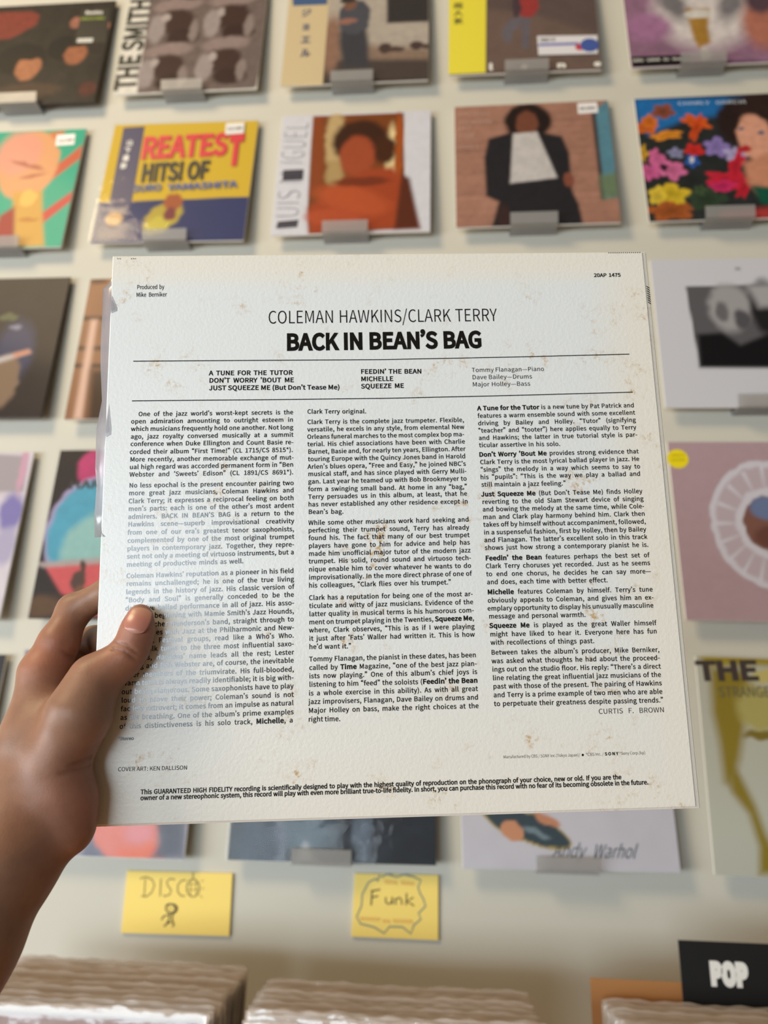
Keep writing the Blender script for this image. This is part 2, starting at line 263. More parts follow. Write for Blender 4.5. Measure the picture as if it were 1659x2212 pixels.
'‘':(168,[[136,567,121,593,88,573,60,543,41,506,33,462,38,436,50,414,67,401,89,396,109,400,124,410,133,425,136,441,133,459,124,473,110,483,81,485,73,480,78,504,90,528,110,549]]),
'“':(300,[[128,567,114,593,81,573,53,543,33,506,26,462,30,436,42,414,60,401,81,396,102,400,117,410,126,425,129,441,126,459,117,473,103,483,74,485,66,480,70,504,83,528,103,549],[263,567,248,593,215,573,187,543,168,506,160,462,165,436,177,414,194,401,216,396,236,400,251,410,260,425,263,441,260,459,251,473,237,483,208,485,200,480,205,504,217,528,237,549]]),
'”':(296,[[161,419,176,393,208,413,236,443,256,480,263,524,259,550,247,572,229,585,208,590,187,586,172,576,163,561,160,545,164,527,172,513,186,503,210,500,223,506,219,482,206,458,187,437],[27,419,41,393,74,413,102,443,121,480,129,524,124,550,112,572,95,585,74,590,53,586,38,576,29,561,26,545,29,527,38,513,52,503,76,500,89,506,85,482,72,458,52,437]]),
"'":(195,[[77,338,117,338,129,468,130,540,63,540,64,468]]),
'*':(327,[[108,330,164,396,218,330,249,352,204,425,281,457,269,493,189,473,182,557,144,557,137,473,57,493,46,457,121,425,77,352]]),
'(':(237,[[167,-137,207,-120,167,-42,140,42,123,129,118,218,123,306,140,393,167,476,207,555,167,573,124,492,92,407,71,316,64,218,71,119,92,28,124,-57]]),
')':(237,[[69,-137,113,-57,145,28,165,119,172,218,165,316,145,407,113,492,69,573,29,555,69,476,97,393,114,306,120,218,114,129,97,42,69,-42,29,-120]]),
'/':(275,[[8,-125,55,-125,264,556,218,556]]),
'-':(243,[[32,172,211,172,211,221,32,221]]),
'—':(626,[[32,175,593,175,593,218,32,218]]),
'®':(331,[[165,250,222,261,269,293,301,341,312,404,301,467,269,515,222,547,165,558,108,547,62,515,30,467,18,404,30,341,62,293,108,261],[165,278,119,287,82,313,58,353,49,404,58,455,82,495,119,521,165,530,211,521,248,495,273,455,282,404,273,353,248,313,211,287],[109,326,141,326,141,382,172,382,200,326,236,326,200,391,212,398,221,408,227,421,229,435,224,458,211,474,191,483,109,485],[141,406,141,459,178,457,188,452,194,443,193,421,186,413,175,408]]),
'$':(389,[[174,-86,221,-86,221,-7,271,8,309,37,333,78,342,129,307,223,232,274,157,316,123,380,128,411,144,434,169,450,202,455,231,452,255,444,276,430,297,411,331,449,309,470,284,487,255,500,221,507,221,585,174,585,174,506,128,492,92,464,69,425,61,376,95,291,170,241,245,196,279,125,274,91,257,66,229,50,191,44,157,48,125,59,97,76,71,96,41,52,68,30,101,12,137,-1,174,-8]]),
'%':(645,[[144,199,192,210,229,242,252,293,261,362,252,430,229,481,192,512,144,522,96,512,59,481,36,430,27,362,36,293,59,242,96,210],[144,238,116,246,94,269,81,308,76,362,81,416,94,453,116,476,144,483,171,476,193,453,207,416,211,362,207,308,193,269,171,246],[158,-9,202,-9,485,522,442,522],[501,-9,549,2,586,33,609,84,618,153,609,222,586,272,549,304,501,314,454,304,417,272,393,222,385,153,393,84,417,33,454,2],[501,30,474,38,452,61,438,100,433,153,438,207,452,245,474,268,501,275,529,268,551,245,565,207,570,153,565,100,551,61,529,38]]),
'?':(332,[[125,155,181,155,194,226,275,341,295,409,285,461,259,500,218,525,164,534,124,529,88,515,57,495,30,469,67,436,86,454,108,468,131,477,157,480,190,474,214,458,228,434,232,405,213,348,172,294,134,234],[155,-9,173,-6,188,4,198,20,202,39,198,59,188,75,173,85,155,88,137,85,122,75,113,59,109,39,113,20,122,4,137,-6]]),
'&':(476,[[181,-9,224,-5,263,7,298,25,329,50,360,29,420,0,447,-9,464,44,418,62,368,93,397,135,421,179,441,227,458,277,398,277,385,234,349,158,326,125,290,157,256,192,224,230,196,270,238,301,275,336,302,375,312,422,305,462,285,494,253,515,211,522,163,513,125,488,102,449,93,402,95,373,102,344,127,282,88,253,56,220,34,180,25,133,37,76,69,31,118,1],[287,83,264,66,240,53,215,45,189,42,149,49,117,68,95,98,88,137,93,165,106,191,127,215,153,237,214,156],[172,312,154,358,149,381,148,403,152,432,165,456,185,472,211,478,234,473,249,460,257,442,260,420,253,389,234,361,206,336]]),
'ビ':(700,[[510,549,473,533,529,436,567,453],[587,577,550,561,608,464,646,482],[195,525,130,525,134,468,134,83,218,-8,331,-15,573,0,573,64,333,41,241,47,192,99,192,253,478,344,544,371,520,427,458,396,192,310,192,468]]),
'リ':(700,[[543,532,478,532,481,471,481,360,423,113,256,20,301,-29,468,74,541,357],[218,526,155,526,158,475,158,242,154,188,218,188,216,242,216,475]]),
'ー':(700,[[71,303,71,235,169,238,553,238,628,235,628,303,553,300,169,300]]),
'ジ':(700,[[501,522,463,506,527,396,567,414],[593,556,554,539,620,431,660,449],[202,533,171,486,321,386,354,434],[97,32,130,-25,361,62,631,312,597,370,332,113],[97,375,65,328,218,232,250,281]]),
'ョ':(700,[[148,43,148,-13,206,-11,487,-11,487,-39,542,-39,541,383,228,382,156,384,156,330,487,332,487,216,234,216,172,218,172,164,487,165,487,41,205,41]]),
'エ':(700,[[59,92,59,28,120,31,583,31,641,28,641,92,583,88,377,88,377,410,546,410,605,407,605,468,546,464,160,464,102,468,102,407,160,410,318,410,318,88,120,88]]),
'ル':(700,[[367,15,404,-16,428,0,667,194,634,242,429,69,429,473,432,525,368,525,371,473,371,54],[46,18,99,-17,223,175,249,523,184,523,189,472,168,190]]),
'山':(700,[[76,443,76,-1,571,-1,571,-53,625,-53,625,443,571,443,571,52,377,52,377,581,322,581,322,52,130,52,130,443]]),
'下':(700,[[39,536,39,484,309,484,309,-55,364,-55,364,316,588,175,625,223,374,369,364,358,364,484,662,484,662,536]]),
'達':(700,[[48,535,151,419,194,451,89,564],[172,312,32,312,32,263,121,263,121,88,29,2,64,-43,146,50,214,6,412,-34,661,-27,676,25,414,12,226,47,172,86],[407,588,407,535,251,535,251,496,407,496,407,443,209,443,209,402,326,402,294,394,325,326,224,326,224,286,407,286,407,239,247,239,247,200,407,200,407,147,216,147,216,106,407,106,407,36,459,36,459,106,657,106,657,147,459,147,459,200,626,200,626,239,459,239,459,286,653,286,653,326,532,326,570,394,539,402,662,402,662,443,459,443,459,496,616,496,616,535,459,535,459,588],[345,326,375,333,342,402,517,402,485,333,508,326]]),
'郎':(700,[[293,340,293,263,127,263,127,340],[293,386,127,386,127,454,293,454],[408,543,408,-55,458,-55,458,494,577,494,503,315,599,151,576,92,546,84,478,86,494,38,565,38,611,53,648,148,555,324,646,523,609,545,602,543],[158,570,202,500,76,500,76,72,51,14,78,-27,282,67,317,-11,363,13,263,190,221,172,260,109,127,56,127,218,342,218,342,500,231,500,253,511,200,589]]),
'超':(700,[[416,244,583,244,583,115,416,115],[366,288,366,71,636,71,636,288],[68,272,19,-32,62,-57,102,81,387,-38,658,-38,679,14,387,13,219,36,219,176,329,176,329,223,219,223,219,323,331,323,359,299,492,513,599,513,579,376,557,370,491,373,504,327,581,327,622,345,651,538,651,559,343,559,343,513,442,513,336,340,336,370,211,370,211,457,322,457,322,504,211,504,211,588,162,588,162,504,51,504,51,457,162,457,162,370,36,370,36,323,172,323,172,65,111,169,116,270]]),
'人':(700,[[320,586,30,-12,73,-53,352,336,637,-50,676,-6,374,482,379,586]]),
'気':(700,[[176,414,176,370,582,370,582,414],[178,590,27,345,74,310,188,468,648,468,648,514,209,514,232,578],[96,314,96,268,499,268,612,-57,671,64,634,95,616,-5,552,314],[113,193,247,108,45,-21,84,-62,289,78,411,-31,452,8,326,116,416,239,366,256,285,145,151,227]]),
'盤':(700,[[162,462,212,403,242,422,190,478],[156,312,209,252,237,273,183,331],[28,389,28,349,89,349,23,196,57,166,132,349,279,349,279,235,269,225,207,225,221,183,303,191,321,214,342,181,487,232,646,172,675,214,529,258,623,370,595,384,360,383,360,345,412,345,379,334,447,259,323,221,324,538,214,538,235,582,188,590,168,538,92,538,92,389],[135,499,279,499,279,389,135,389],[396,562,396,515,333,421,363,387,439,513,439,523,532,523,532,473,583,414,634,414,669,417,665,455,633,452,588,452,577,473,577,562],[557,345,489,282,423,345],[114,166,114,8,32,8,32,-36,669,-36,669,8,586,8,586,166],[164,8,164,123,254,123,254,8],[303,8,303,123,394,123,394,8],[443,8,443,123,535,123,535,8]])}
CAP = 513.0
_gc = {}
def glyph(ch, wt):
    key = (ch, wt)
    if key in _gc: return _gc[key]
    adv, s = GL.get(ch, (170, []))
    pts, tris, loops = [], [], []
    for L in s:
        loops.append(np.array(L, float).reshape(-1, 2))
    if loops:
        area_ = [np.sum(q[:, 0] * np.roll(q[:, 1], -1) - np.roll(q[:, 0], -1) * q[:, 1]) for q in loops]
        out = np.sign(area_[int(np.argmax(np.abs(area_)))])
        for k, q in enumerate(loops):
            if wt:
                d = wt * 1800 * out
                e1 = q - np.roll(q, 1, 0); e2 = np.roll(q, -1, 0) - q
                n1 = np.stack([e1[:, 1], -e1[:, 0]], 1); n2 = np.stack([e2[:, 1], -e2[:, 0]], 1)
                n1 /= np.linalg.norm(n1, axis=1)[:, None] + 1e-9; n2 /= np.linalg.norm(n2, axis=1)[:, None] + 1e-9
                nn = n1 + n2; nn /= np.maximum(np.sum(nn * nn, 1) / 2, .5)[:, None]
                q = q + nn * d
                loops[k] = q
        vs_ = [Vector((float(x), float(y))) for q in loops for x, y in q]; ed = []; a = 0
        for q in loops:
            ed += [(a + i, a + (i + 1) % len(q)) for i in range(len(q))]; a += len(q)
        ov, oe, of, _, _, _ = delaunay_2d_cdt(vs_, ed, [], 0, 1e-4)
        pts = np.array([(v.x, v.y) for v in ov]); tris = []
        ct = np.array([pts[list(f)].mean(0) for f in of]) if of else np.zeros((0, 2))
        wn = np.zeros(len(ct))
        for q in loops:
            for (x0, y0), (x1, y1) in zip(q, np.roll(q, -1, 0)):
                side = (x1 - x0)*(ct[:, 1] - y0) - (ct[:, 0] - x0)*(y1 - y0)
                wn += ((y0 <= ct[:, 1]) & (y1 > ct[:, 1]) & (side > 0)).astype(int) - ((y0 > ct[:, 1]) & (y1 <= ct[:, 1]) & (side < 0)).astype(int)
        for f, w_ in zip(of, wn):
            if w_ * out > 0:
                A, B, Cc = (pts[i] for i in f)
                cr = (B[0]-A[0])*(Cc[1]-A[1]) - (B[1]-A[1])*(Cc[0]-A[0])
                tris.append(tuple(f) if cr > 0 else (f[0], f[2], f[1]))
    _gc[key] = (adv, pts, tris)
    return _gc[key]
def set_text(mb, text, A, B, cap, wt=0, kx=1.0, tr=0.0, y=0.0, slant=0.0):
    """lay TEXT along the base line A->B (plane x,z) justified to its length; *...* is bold"""
    A = np.array(A, float); B = np.array(B, float); L = np.linalg.norm(B - A); ex = (B - A) / L; ez = np.array([-ex[1], ex[0]])
    s = cap / CAP
    runs = []; bold = False; t = text
    star = t.startswith('**')
    if star: t = '\x01' + t[1:]
    for ch in t:
        if ch == '*' and not (text.count('*') % 2 == 1 and False):
            bold = not bold; continue
        runs.append(('*' if ch == '\x01' else ch, bold or star))
    if text.find('*)') > 0 and 'CS ' in text:    # the footnote asterisk of the catalogue numbers is a letter
        runs = [(ch, False) for ch in text]
    w = lambda ch, b: GL.get(ch, (170, []))[0] * s * kx * (1.06 if b else 1)
    letters = [r for r in runs if r[0] != ' ']; ns = len(runs) - len(letters)
    wl = sum(w(*r) for r in letters) + tr * cap * max(len(letters) - 1, 0)
    gap = (L - wl) / ns if ns else 0
    g0 = .30 * cap
    if ns == 0 or gap < g0:
        q = L / (wl + ns * g0); gap = g0 * q
    else: q = 1.0
    x = 0.0
    for ch, b in runs:
        if ch == ' ': x += gap; continue
        adv, pts, tris = glyph(ch, (.018 if b else wt))
        if len(tris):
            P = np.array(pts) * s
            px = x + (P[:, 0] * kx * (1.06 if b else 1)) * q + slant * P[:, 1]
            XY = A[None] + px[:, None] * ex[None] + P[:, 1][:, None] * ez[None]
            mb.add([(a, y, c) for a, c in XY], tris)
        x += (w(ch, b) + tr * cap) * q
    return mb

# ------------------------------------------------------------------ room
mb = MB(); mb.box((-3.2, 0, 0), (3.2, .1, 3.4)); tag(mb.build('wall_back', M['wall']), kind='structure')
mb = MB(); mb.box((-3.2, -5, -.05), (3.2, .1, 0)); tag(mb.build('floor', M['floor']), kind='structure')

# ------------------------------------------------------------------ the held sleeve (back cover)
REC = [[0.993879,0.097633,0.051704],[-0.103982,0.984787,0.13922],[-0.037325,-0.143744,0.988911],[-0.029957,-0.860503,1.475858]]
rx, ry, rz, ro = (Vector(v) for v in REC)
RM = Matrix([[rx[i], ry[i], rz[i], ro[i]] for i in range(3)] + [[0, 0, 0, 1]])
held = empty('held_record_sleeve'); held.matrix_world = RM
tag(held, 'large white jazz record back cover held up in front, printed in three columns', 'record sleeve')
CO = [(a / 1e5, b / 1e5) for a, b in [[-15614,15734],[15728,15777],[15975,-15631],[-15594,-15651]]]     # TL TR BR BL
def inset(l, r, t, b):
    (x0, z0), (x1, z1), (x2, z2), (x3, z3) = CO
    return [(x0 + l, z0 - t), (x1 - r, z1 - t), (x2 - r, z2 + b), (x3 + l, z3 + b)]
mb = MB()
rings = [(inset(.0006, .0030, .0009, .0014), 0.0), (inset(.0002, .0024, .0005, .0009), .0004), (inset(0, .0006, .0001, .0002), .0007), (inset(0, 0, 0, 0), .0016), (inset(0, 0, 0, 0), .0030), (inset(.001, .001, .001, .001), .0036)]
V = [(x, y, z) for q, y in rings for x, z in q]; F = [(3, 2, 1, 0)]
for k in range(len(rings) - 1):
    for i in range(4):
        j = (i + 1) % 4; F.append((4*k+i, 4*k+j, 4*k+4+j, 4*k+4+i))
n0 = 4 * (len(rings) - 1); F.append((n0, n0+1, n0+2, n0+3))
mb.add(V, F)
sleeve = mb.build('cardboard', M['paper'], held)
MK = [9932,-12776]
BL = [
('printed_heading',7.8,-0.002,0.78,0,[('COLEMAN HAWKINS/CLARK TERRY',-6636,11444,6610,11468)]),
('printed_heading',9.4,0.02,0.9,0.01,[('BACK IN BEAN’S BAG',-5593,9843,5649,9889)]),
('printed_credit',2.55,0.004,0.75,0,[('Produced by',-14149,13630,-12582,13637),('Mike Berniker',-14171,13156,-12426,13171)]),
('printed_number',2.15,0.014,1.1,0,[('20AP 1475',12451,14170,14045,14180)]),
('printed_track_list',2.6,0.013,1.08,0.03,[('A TUNE FOR THE TUTOR',-9932,8382,-5215,8355),('DON’T WORRY ’BOUT ME',-9924,7946,-5140,7916),('JUST SQUEEZE ME (But Don’t Tease Me)',-9917,7502,-2551,7457),('FEEDIN’ THE BEAN',-1360,8367,2125,8344),('MICHELLE',-1357,7929,492,7925),('SQUEEZE ME',-1357,7492,1090,7499)]),
('printed_players',2.5,0.002,1.05,0.03,[('Tommy Flanagan—Piano',4986,8391,9162,8411),('Dave Bailey—Drums',4987,7960,8441,7967),('Major Holley—Bass',4987,7530,8310,7538)]),
('printed_notes',2.44,0.0085,1.0,0.045,[('One of the jazz world’s worst-kept secrets is the',-13810,6036,-5188,6027),('open admiration amounting to outright esteem in',-14202,5615,-5189,5591),('which musicians frequently hold one another. Not long',-14193,5184,-5189,5150),('ago, jazz royalty conversed musically at a summit',-14190,4741,-5178,4724),('conference when Duke Ellington and Count Basie re-',-14187,4319,-5179,4292),('corded their album “First Time!” (CL 1715/CS 8515*).',-14220,3867,-5204,3850),('More recently, another memorable exchange of mut-',-14181,3435,-5168,3415),('ual high regard was accorded permanent form in “Ben',-14190,3006,-5181,3008),('Webster and ‘Sweets’ Edison” (CL 1891/CS 8691*).',-14181,2583,-5182,2576),('No less epochal is the present encounter pairing two',-14178,1968,-5165,1963),('more great jazz musicians, Coleman Hawkins and',-14180,1538,-5159,1554),('Clark Terry; it expresses a reciprocal feeling on both',-14183,1090,-5166,1121),('men’s parts: each is one of the other’s most ardent',-14173,662,-5155,702),('admirers. BACK IN BEAN’S BAG is a return to the',-14176,223,-5156,279),('Hawkins scene—superb improvisational creativity',-14167,-196,-5150,-168),('from one of our era’s greatest tenor saxophonists,',-14175,-643,-5151,-613),('complemented by one of the most original trumpet',-14165,-1089,-5146,-1032),('players in contemporary jazz. Together, they repre-',-14167,-1522,-5153,-1462),('sent not only a meeting of virtuoso instruments, but a',-14170,-1952,-5160,-1883),('meeting of productive minds as well.',-14166,-2393,-7885,-2317),('Coleman Hawkins’ reputation as a pioneer in his field',-14156,-3005,-5174,-2896),('remains unchallenged; he is one of the true living',-14146,-3424,-5163,-3349),('legends in the history of jazz. His classic version of',-14142,-3866,-5158,-3759),('“Body and Soul” is generally conceded to be the',-14150,-4300,-5165,-4184),('definitive ballad performance in all of jazz. His asso-',-14146,-4732,-5159,-4626),('ciations, beginning with Mamie Smith’s Jazz Hounds,',-14131,-5152,-5160,-5067),('with Flet',-14138,-5616,-12610,-5602),('cher Henderson’s band, straight through to',-12592,-5603,-5173,-5494),('performan',-14134,-6049,-12667,-6035),('ces with Jazz at the Philharmonic and New-',-12656,-6030,-5168,-5931),('port Jaz',-14142,-6469,-12725,-6455),('z Festival groups, read like a Who’s Who.',-12713,-6449,-5169,-6355),('When t',-14149,-6911,-12869,-6894),('alk turns to the three most influential saxo-',-12858,-6888,-5170,-6795),('phonis',-14156,-7351,-13048,-7342),('ts, Hawkins’ name leads all the rest; Lester',-13037,-7336,-5171,-7239),('Youn',-14163,-7789,-13267,-7775),('g and Ben Webster are, of course, the inevitable',-13256,-7770,-5183,-7658),('oth',-14159,-8214,-13619,-8216),('er members of the triumvirate. His full-blooded,',-13607,-8210,-5172,-8122),('warm tone is always readily identifiable; it is big with-',-14161,-8638,-5191,-8549),('out being clamorous. Some saxophonists have to play',-14173,-9083,-5198,-8986),('loud to prove their power; Coleman’s sound is not',-14169,-9514,-5187,-9428),('facilely extrovert; it comes from an impulse as natural',-14181,-9950,-5199,-9856),('as his breathing. One of the album’s prime examples',-14194,-10384,-5194,-10317),('of this distinctiveness is his solo track, *Michelle*, a',-14217,-10833,-5230,-10735)]),
('printed_notes',2.44,0.0085,1.0,0.045,[('Clark Terry original.',-4400,6049,-1080,6023),('Clark Terry is the complete jazz trumpeter. Flexible,',-4403,5444,4429,5443),('versatile, he excels in any style, from elemental New',-4405,5010,4425,5038),('Orleans funeral marches to the most complex bop ma-',-4419,4584,4407,4609),('terial. His chief associations have been with Charlie',-4403,4159,4427,4187),('Barnet, Basie and, for nearly ten years, Ellington. After',-4380,3729,4435,3761),('touring Europe with the Quincy Jones band in Harold',-4382,3301,4424,3336),('Arlen’s blues opera, “Free and Easy,” he joined NBC’s',-4397,2868,4424,2906),('musical staff, and has since played with Gerry Mulli-',-4381,2455,4444,2484),('gan. Last year he teamed up with Bob Brookmeyer to',-4377,2025,4439,2057),('form a swinging small band. At home in any “bag,”',-4379,1597,4432,1594),('Terry persuades us in this album, at least, that he',-4375,1164,4428,1202),('has never established any other residence except in',-4383,739,4453,760),('Bean’s bag.',-4373,321,-2433,311),('While some other musicians work hard seeking and',-4377,-287,4460,-255),('perfecting their trumpet sound, Terry has already',-4385,-708,4454,-697),('found his. The fact that many of our best trumpet',-4369,-1127,4460,-1119),('players have gone to him for advice and help has',-4371,-1562,4461,-1533),('made him unofficial major tutor of the modern jazz',-4367,-1990,4480,-1965),('trumpet. His solid, round sound and virtuoso tech-',-4370,-2404,4486,-2382),('nique enable him to cover whatever he wants to do',-4372,-2842,4480,-2810),('improvisationally. In the more direct phrase of one of',-4368,-3281,4486,-3241),('his colleagues, “Clark flies over his trumpet.”',-4377,-3714,3340,-3691),('Clark has a reputation for being one of the most ar-',-4368,-4380,4499,-4350),('ticulate and witty of jazz musicians. Evidence of the',-4359,-4810,4505,-4783),('latter quality in musical terms is his humorous com-',-4361,-5245,4522,-5227),('ment on trumpet playing in the Twenties, *Squeeze Me*,',-4369,-5677,4516,-5651),('where, Clark observes, “This is as if I were playing',-4372,-6102,4520,-6097),('it just after ‘Fats’ Waller had written it. This is how',-4368,-6543,4514,-6518),('he’d want it.”',-4376,-6977,-2132,-6987),('Tommy Flanagan, the pianist in these dates, has been',-4374,-7624,4539,-7603),('called by *Time* Magazine, “one of the best jazz pian-',-4376,-8065,4555,-8060),('ists now playing.” One of this album’s chief joys is',-4379,-8499,4560,-8485),('listening to him “feed” the soloists (*Feedin’ the Bean*',-4381,-8937,4564,-8933),('is a whole exercise in this ability). As with all great',-4407,-9384,4556,-9366),('jazz improvisers, Flanagan, Dave Bailey on drums and',-4415,-9824,4560,-9810),('Major Holley on bass, make the right choices at the',-4423,-10274,4559,-10247),('right time.',-4432,-10716,-2744,-10730)]),
('printed_notes',2.44,0.0085,1.0,0.045,[('*A Tune for the Tutor* is a new tune by Pat Patrick and',5210,6112,14200,6175),('features a warm ensemble sound with some excellent',5204,5668,14220,5741),('driving by Bailey and Holley. “Tutor” (signifying',5206,5232,14226,5308),('“teacher” and “tooter”) here applies equally to Terry',5207,4804,14211,4871),('and Hawkins; the latter in true tutorial style is par-',5208,4378,14238,4441),('ticular assertive in his solo.',5210,3961,9816,3968),('*Don’t Worry ’Bout Me* provides strong evidence that',5186,3413,14234,3468),('Clark Terry is the most lyrical ballad player in jazz. He',5220,2978,14239,3030),('“sings” the melody in a way which seems to say to',5234,2544,14258,2593),('his “pupils”: “This is the way we play a ballad and',5195,2120,14230,2172),('still maintain a jazz feeling.”',5236,1695,9975,1692),('*Just Squeeze Me* (But Don’t Tease Me) finds Holley',5205,1145,14256,1175),('reverting to the old Slam Stewart device of singing',5239,717,14288,744),('and bowing the melody at the same time, while Cole-',5240,292,14294,322),('man and Clark play harmony behind him. Clark then',5240,-139,14299,-105),('takes off by himself without accompaniment, followed,',5241,-561,14316,-545),('in a suspenseful fashion, first by Holley, then by Bailey',5254,-996,14293,-982),('and Flanagan. The latter’s excellent solo in this track',5254,-1422,14324,-1405),('shows just how strong a contemporary pianist he is.',5268,-1847,14354,-1847),('*Feedin’ the Bean* features perhaps the best set of',5274,-2422,14353,-2420),('Clark Terry choruses yet recorded. Just as he seems',5268,-2856,14356,-2857),('to end one chorus, he decides he can say more—',5276,-3290,14372,-3316),('and does, each time with better effect.',5293,-3727,11943,-3750),('*Michelle* features Coleman by himself. Terry’s tune',5299,-4273,14377,-4305),('obviously appeals to Coleman, and gives him an ex-',5290,-4723,14390,-4741),('emplary opportunity to display his unusually masculine',5258,-5153,14347,-5174),('message and personal warmth.',5312,-5577,10596,-5600),('*Squeeze Me* is played as the great Waller himself',5320,-6078,14416,-6125),('might have liked to hear it. Everyone here has fun',5335,-6535,14422,-6567),('with recollections of things past.',5340,-6971,10970,-7008),('Between takes the album’s producer, Mike Berniker,',5346,-7496,14468,-7554),('was asked what thoughts he had about the proceed-',5349,-7947,14455,-7984),('ings out on the studio floor. His reply: “There’s a direct',5359,-8384,14466,-8431),('line relating the great influential jazz musicians of the',5362,-8832,14441,-8869),('past with those of the present. The pairing of Hawkins',5365,-9271,14445,-9312),('and Terry is a prime example of two men who are able',5368,-9715,14438,-9753),('to perpetuate their greatness despite passing trends.”',5371,-10169,14448,-10199)]),
('printed_signature',2.6,0.0,1.05,0.02,[('CURTIS F. BROWN',10920,-10714,14465,-10708)]),
('printed_credit',1.5,-0.002,1,0,[('Manufactured by CBS / SONY Inc.(Tokyo Japan)/',5730,-12837,9789,-12841),('®CBS Inc. /',10093,-12832,11039,-12828),('*S O N Y*',11100,-12830,11817,-12826),('®Sony Corp.(kp)',11872,-12821,13260,-12823)]),
('printed_credit',1.5,0.01,1,0,[('**Stereo*',-14270,-11402,-13457,-11400)]),
('printed_credit',2.0,0.004,1.05,0,[('COVER ART: KEN DALLISON',-14221,-12946,-10665,-12953)]),
('printed_guarantee',2.2,0.014,0.98,0,[('This GUARANTEED HIGH FIDELITY recording is scientifically designed to play with the highest quality of reproduction on the phonograph of your choice, new or old. If you are the',-13023,-14101,11890,-14043),('owner of a new stereophonic system, this record will play with even more brilliant true-to-life fidelity. In short, you can purchase this record with no fear of its becoming obsolete in the future.',-13027,-14394,13298,-14341)])]
blocks = {}
for name, cap, wt, kx, tr, lines in BL:
    mb = MB()
    for t, a, b, c, d in lines:
        set_text(mb, t, (a/1e5, b/1e5), (c/1e5, d/1e5), cap/1000, wt, kx, tr, -.00008)
    mb.build(name, M['ink'], held)
mb = MB()
for pts in [[[-14198,9268],[-7106,9233],[2,9200],[7190,9266],[14168,9366]],[[-14191,6928],[-7093,6900],[-50,6889],[7071,6963],[14180,7072]]]:
    q = [(a/1e5, b/1e5) for a, b in pts]; h = .00026
    mb = MB()
    for (x0, z0), (x1, z1) in zip(q, q[1:]):
        mb.add([(x0, -.00008, z0-h), (x1, -.00008, z1-h), (x1, -.00008, z1+h), (x0, -.00008, z0+h)], [(0, 1, 2, 3)])
    mb.build('printed_rule', M['ink'], held)
mb = MB(); mb.add([(MK[0]/1e5 + .0006*math.cos(i*math.pi/8), -.00008, MK[1]/1e5 + .0006*math.sin(i*math.pi/8)) for i in range(16)], [tuple(range(16))])
mb.build('printed_mark', M['ink'], held)
# hatch marks along the spine and top edge
mb = MB()
def hatch(p0, p1, n, w, dx, dz):
    for k in range(n):
        t = (k + .2) / n; x = p0[0] + (p1[0]-p0[0])*t; z = p0[1] + (p1[1]-p0[1])*t
        mb.add([(x, p0[2], z), (x+w[0], p0[2], z+w[1]), (x+dx+w[0], p1[2], z+dz+w[1]), (x+dx, p1[2], z+dz)], [(0, 1, 2, 3)])
def lerp(a, b, t): return (a[0]+(b[0]-a[0])*t, a[1]+(b[1]-a[1])*t)
e0, e1 = lerp(CO[1], CO[2], .068), lerp(CO[1], CO[2], .104)
hatch((e0[0]-.0021, e0[1], .0003), (e1[0]-.0021, e1[1], .0005), 8, (0, -.0006), .0019, -.0012)
mb.build('hatch_mark', M['ink'], held); mb = MB()
e0, e1 = lerp(CO[0], CO[1], .925), lerp(CO[0], CO[1], .988)
hatch((e0[0], e0[1]-.0010, -.0001), (e1[0], e1[1]-.0010, .0001), 16, (.0006, 0), .0004, .0006)
mb.build('hatch_mark', M['ink'], held); mb = MB()
for u in (.008, .012, .033, .037, .040):
    e0 = lerp(CO[0], CO[1], u); hatch((e0[0], e0[1]-.0019, -.0001), (e0[0]+.001, e0[1]-.0019, -.0001), 1, (.0004, .0001), .0006, -.0005)
mb.build('hatch_mark', M['ink'], held)
# crumpled inner bag that sticks out of the open left side
bq = [(a/1e5, b/1e5) for a, b in [[-15641,14408],[-15819,14237],[-16115,13725],[-16116,12505],[-16167,11521],[-16097,10182],[-16088,9023],[-15954,7060],[-16124,5371],[-16129,3127],[-16052,2214],[-16017,537],[-15999,-736],[-15745,-1750],[-15126,-1762],[-15288,8739]]]
mb = MB(); out = bq[:13]; 
V = []
for i, (x, z) in enumerate(out):
    V += [(x, .0022 + .0012*math.sin(i*2.1), z), (x*.5 + .5*-.149, .0014 + .0018*math.sin(i*1.3+1), z), (-.140, .0024, z)]
F = [(3*i+k, 3*i+k+1, 3*i+k+4, 3*i+k+3) for i in range(len(out)-1) for k in range(2)]
mb.add(V, F); o = mb.build('inner_bag', M['inner_bag'], held, True)
so = o.modifiers.new('solid', 'SOLIDIFY'); so.thickness = .0002
o['label'] = 'crinkled translucent inner bag edge'

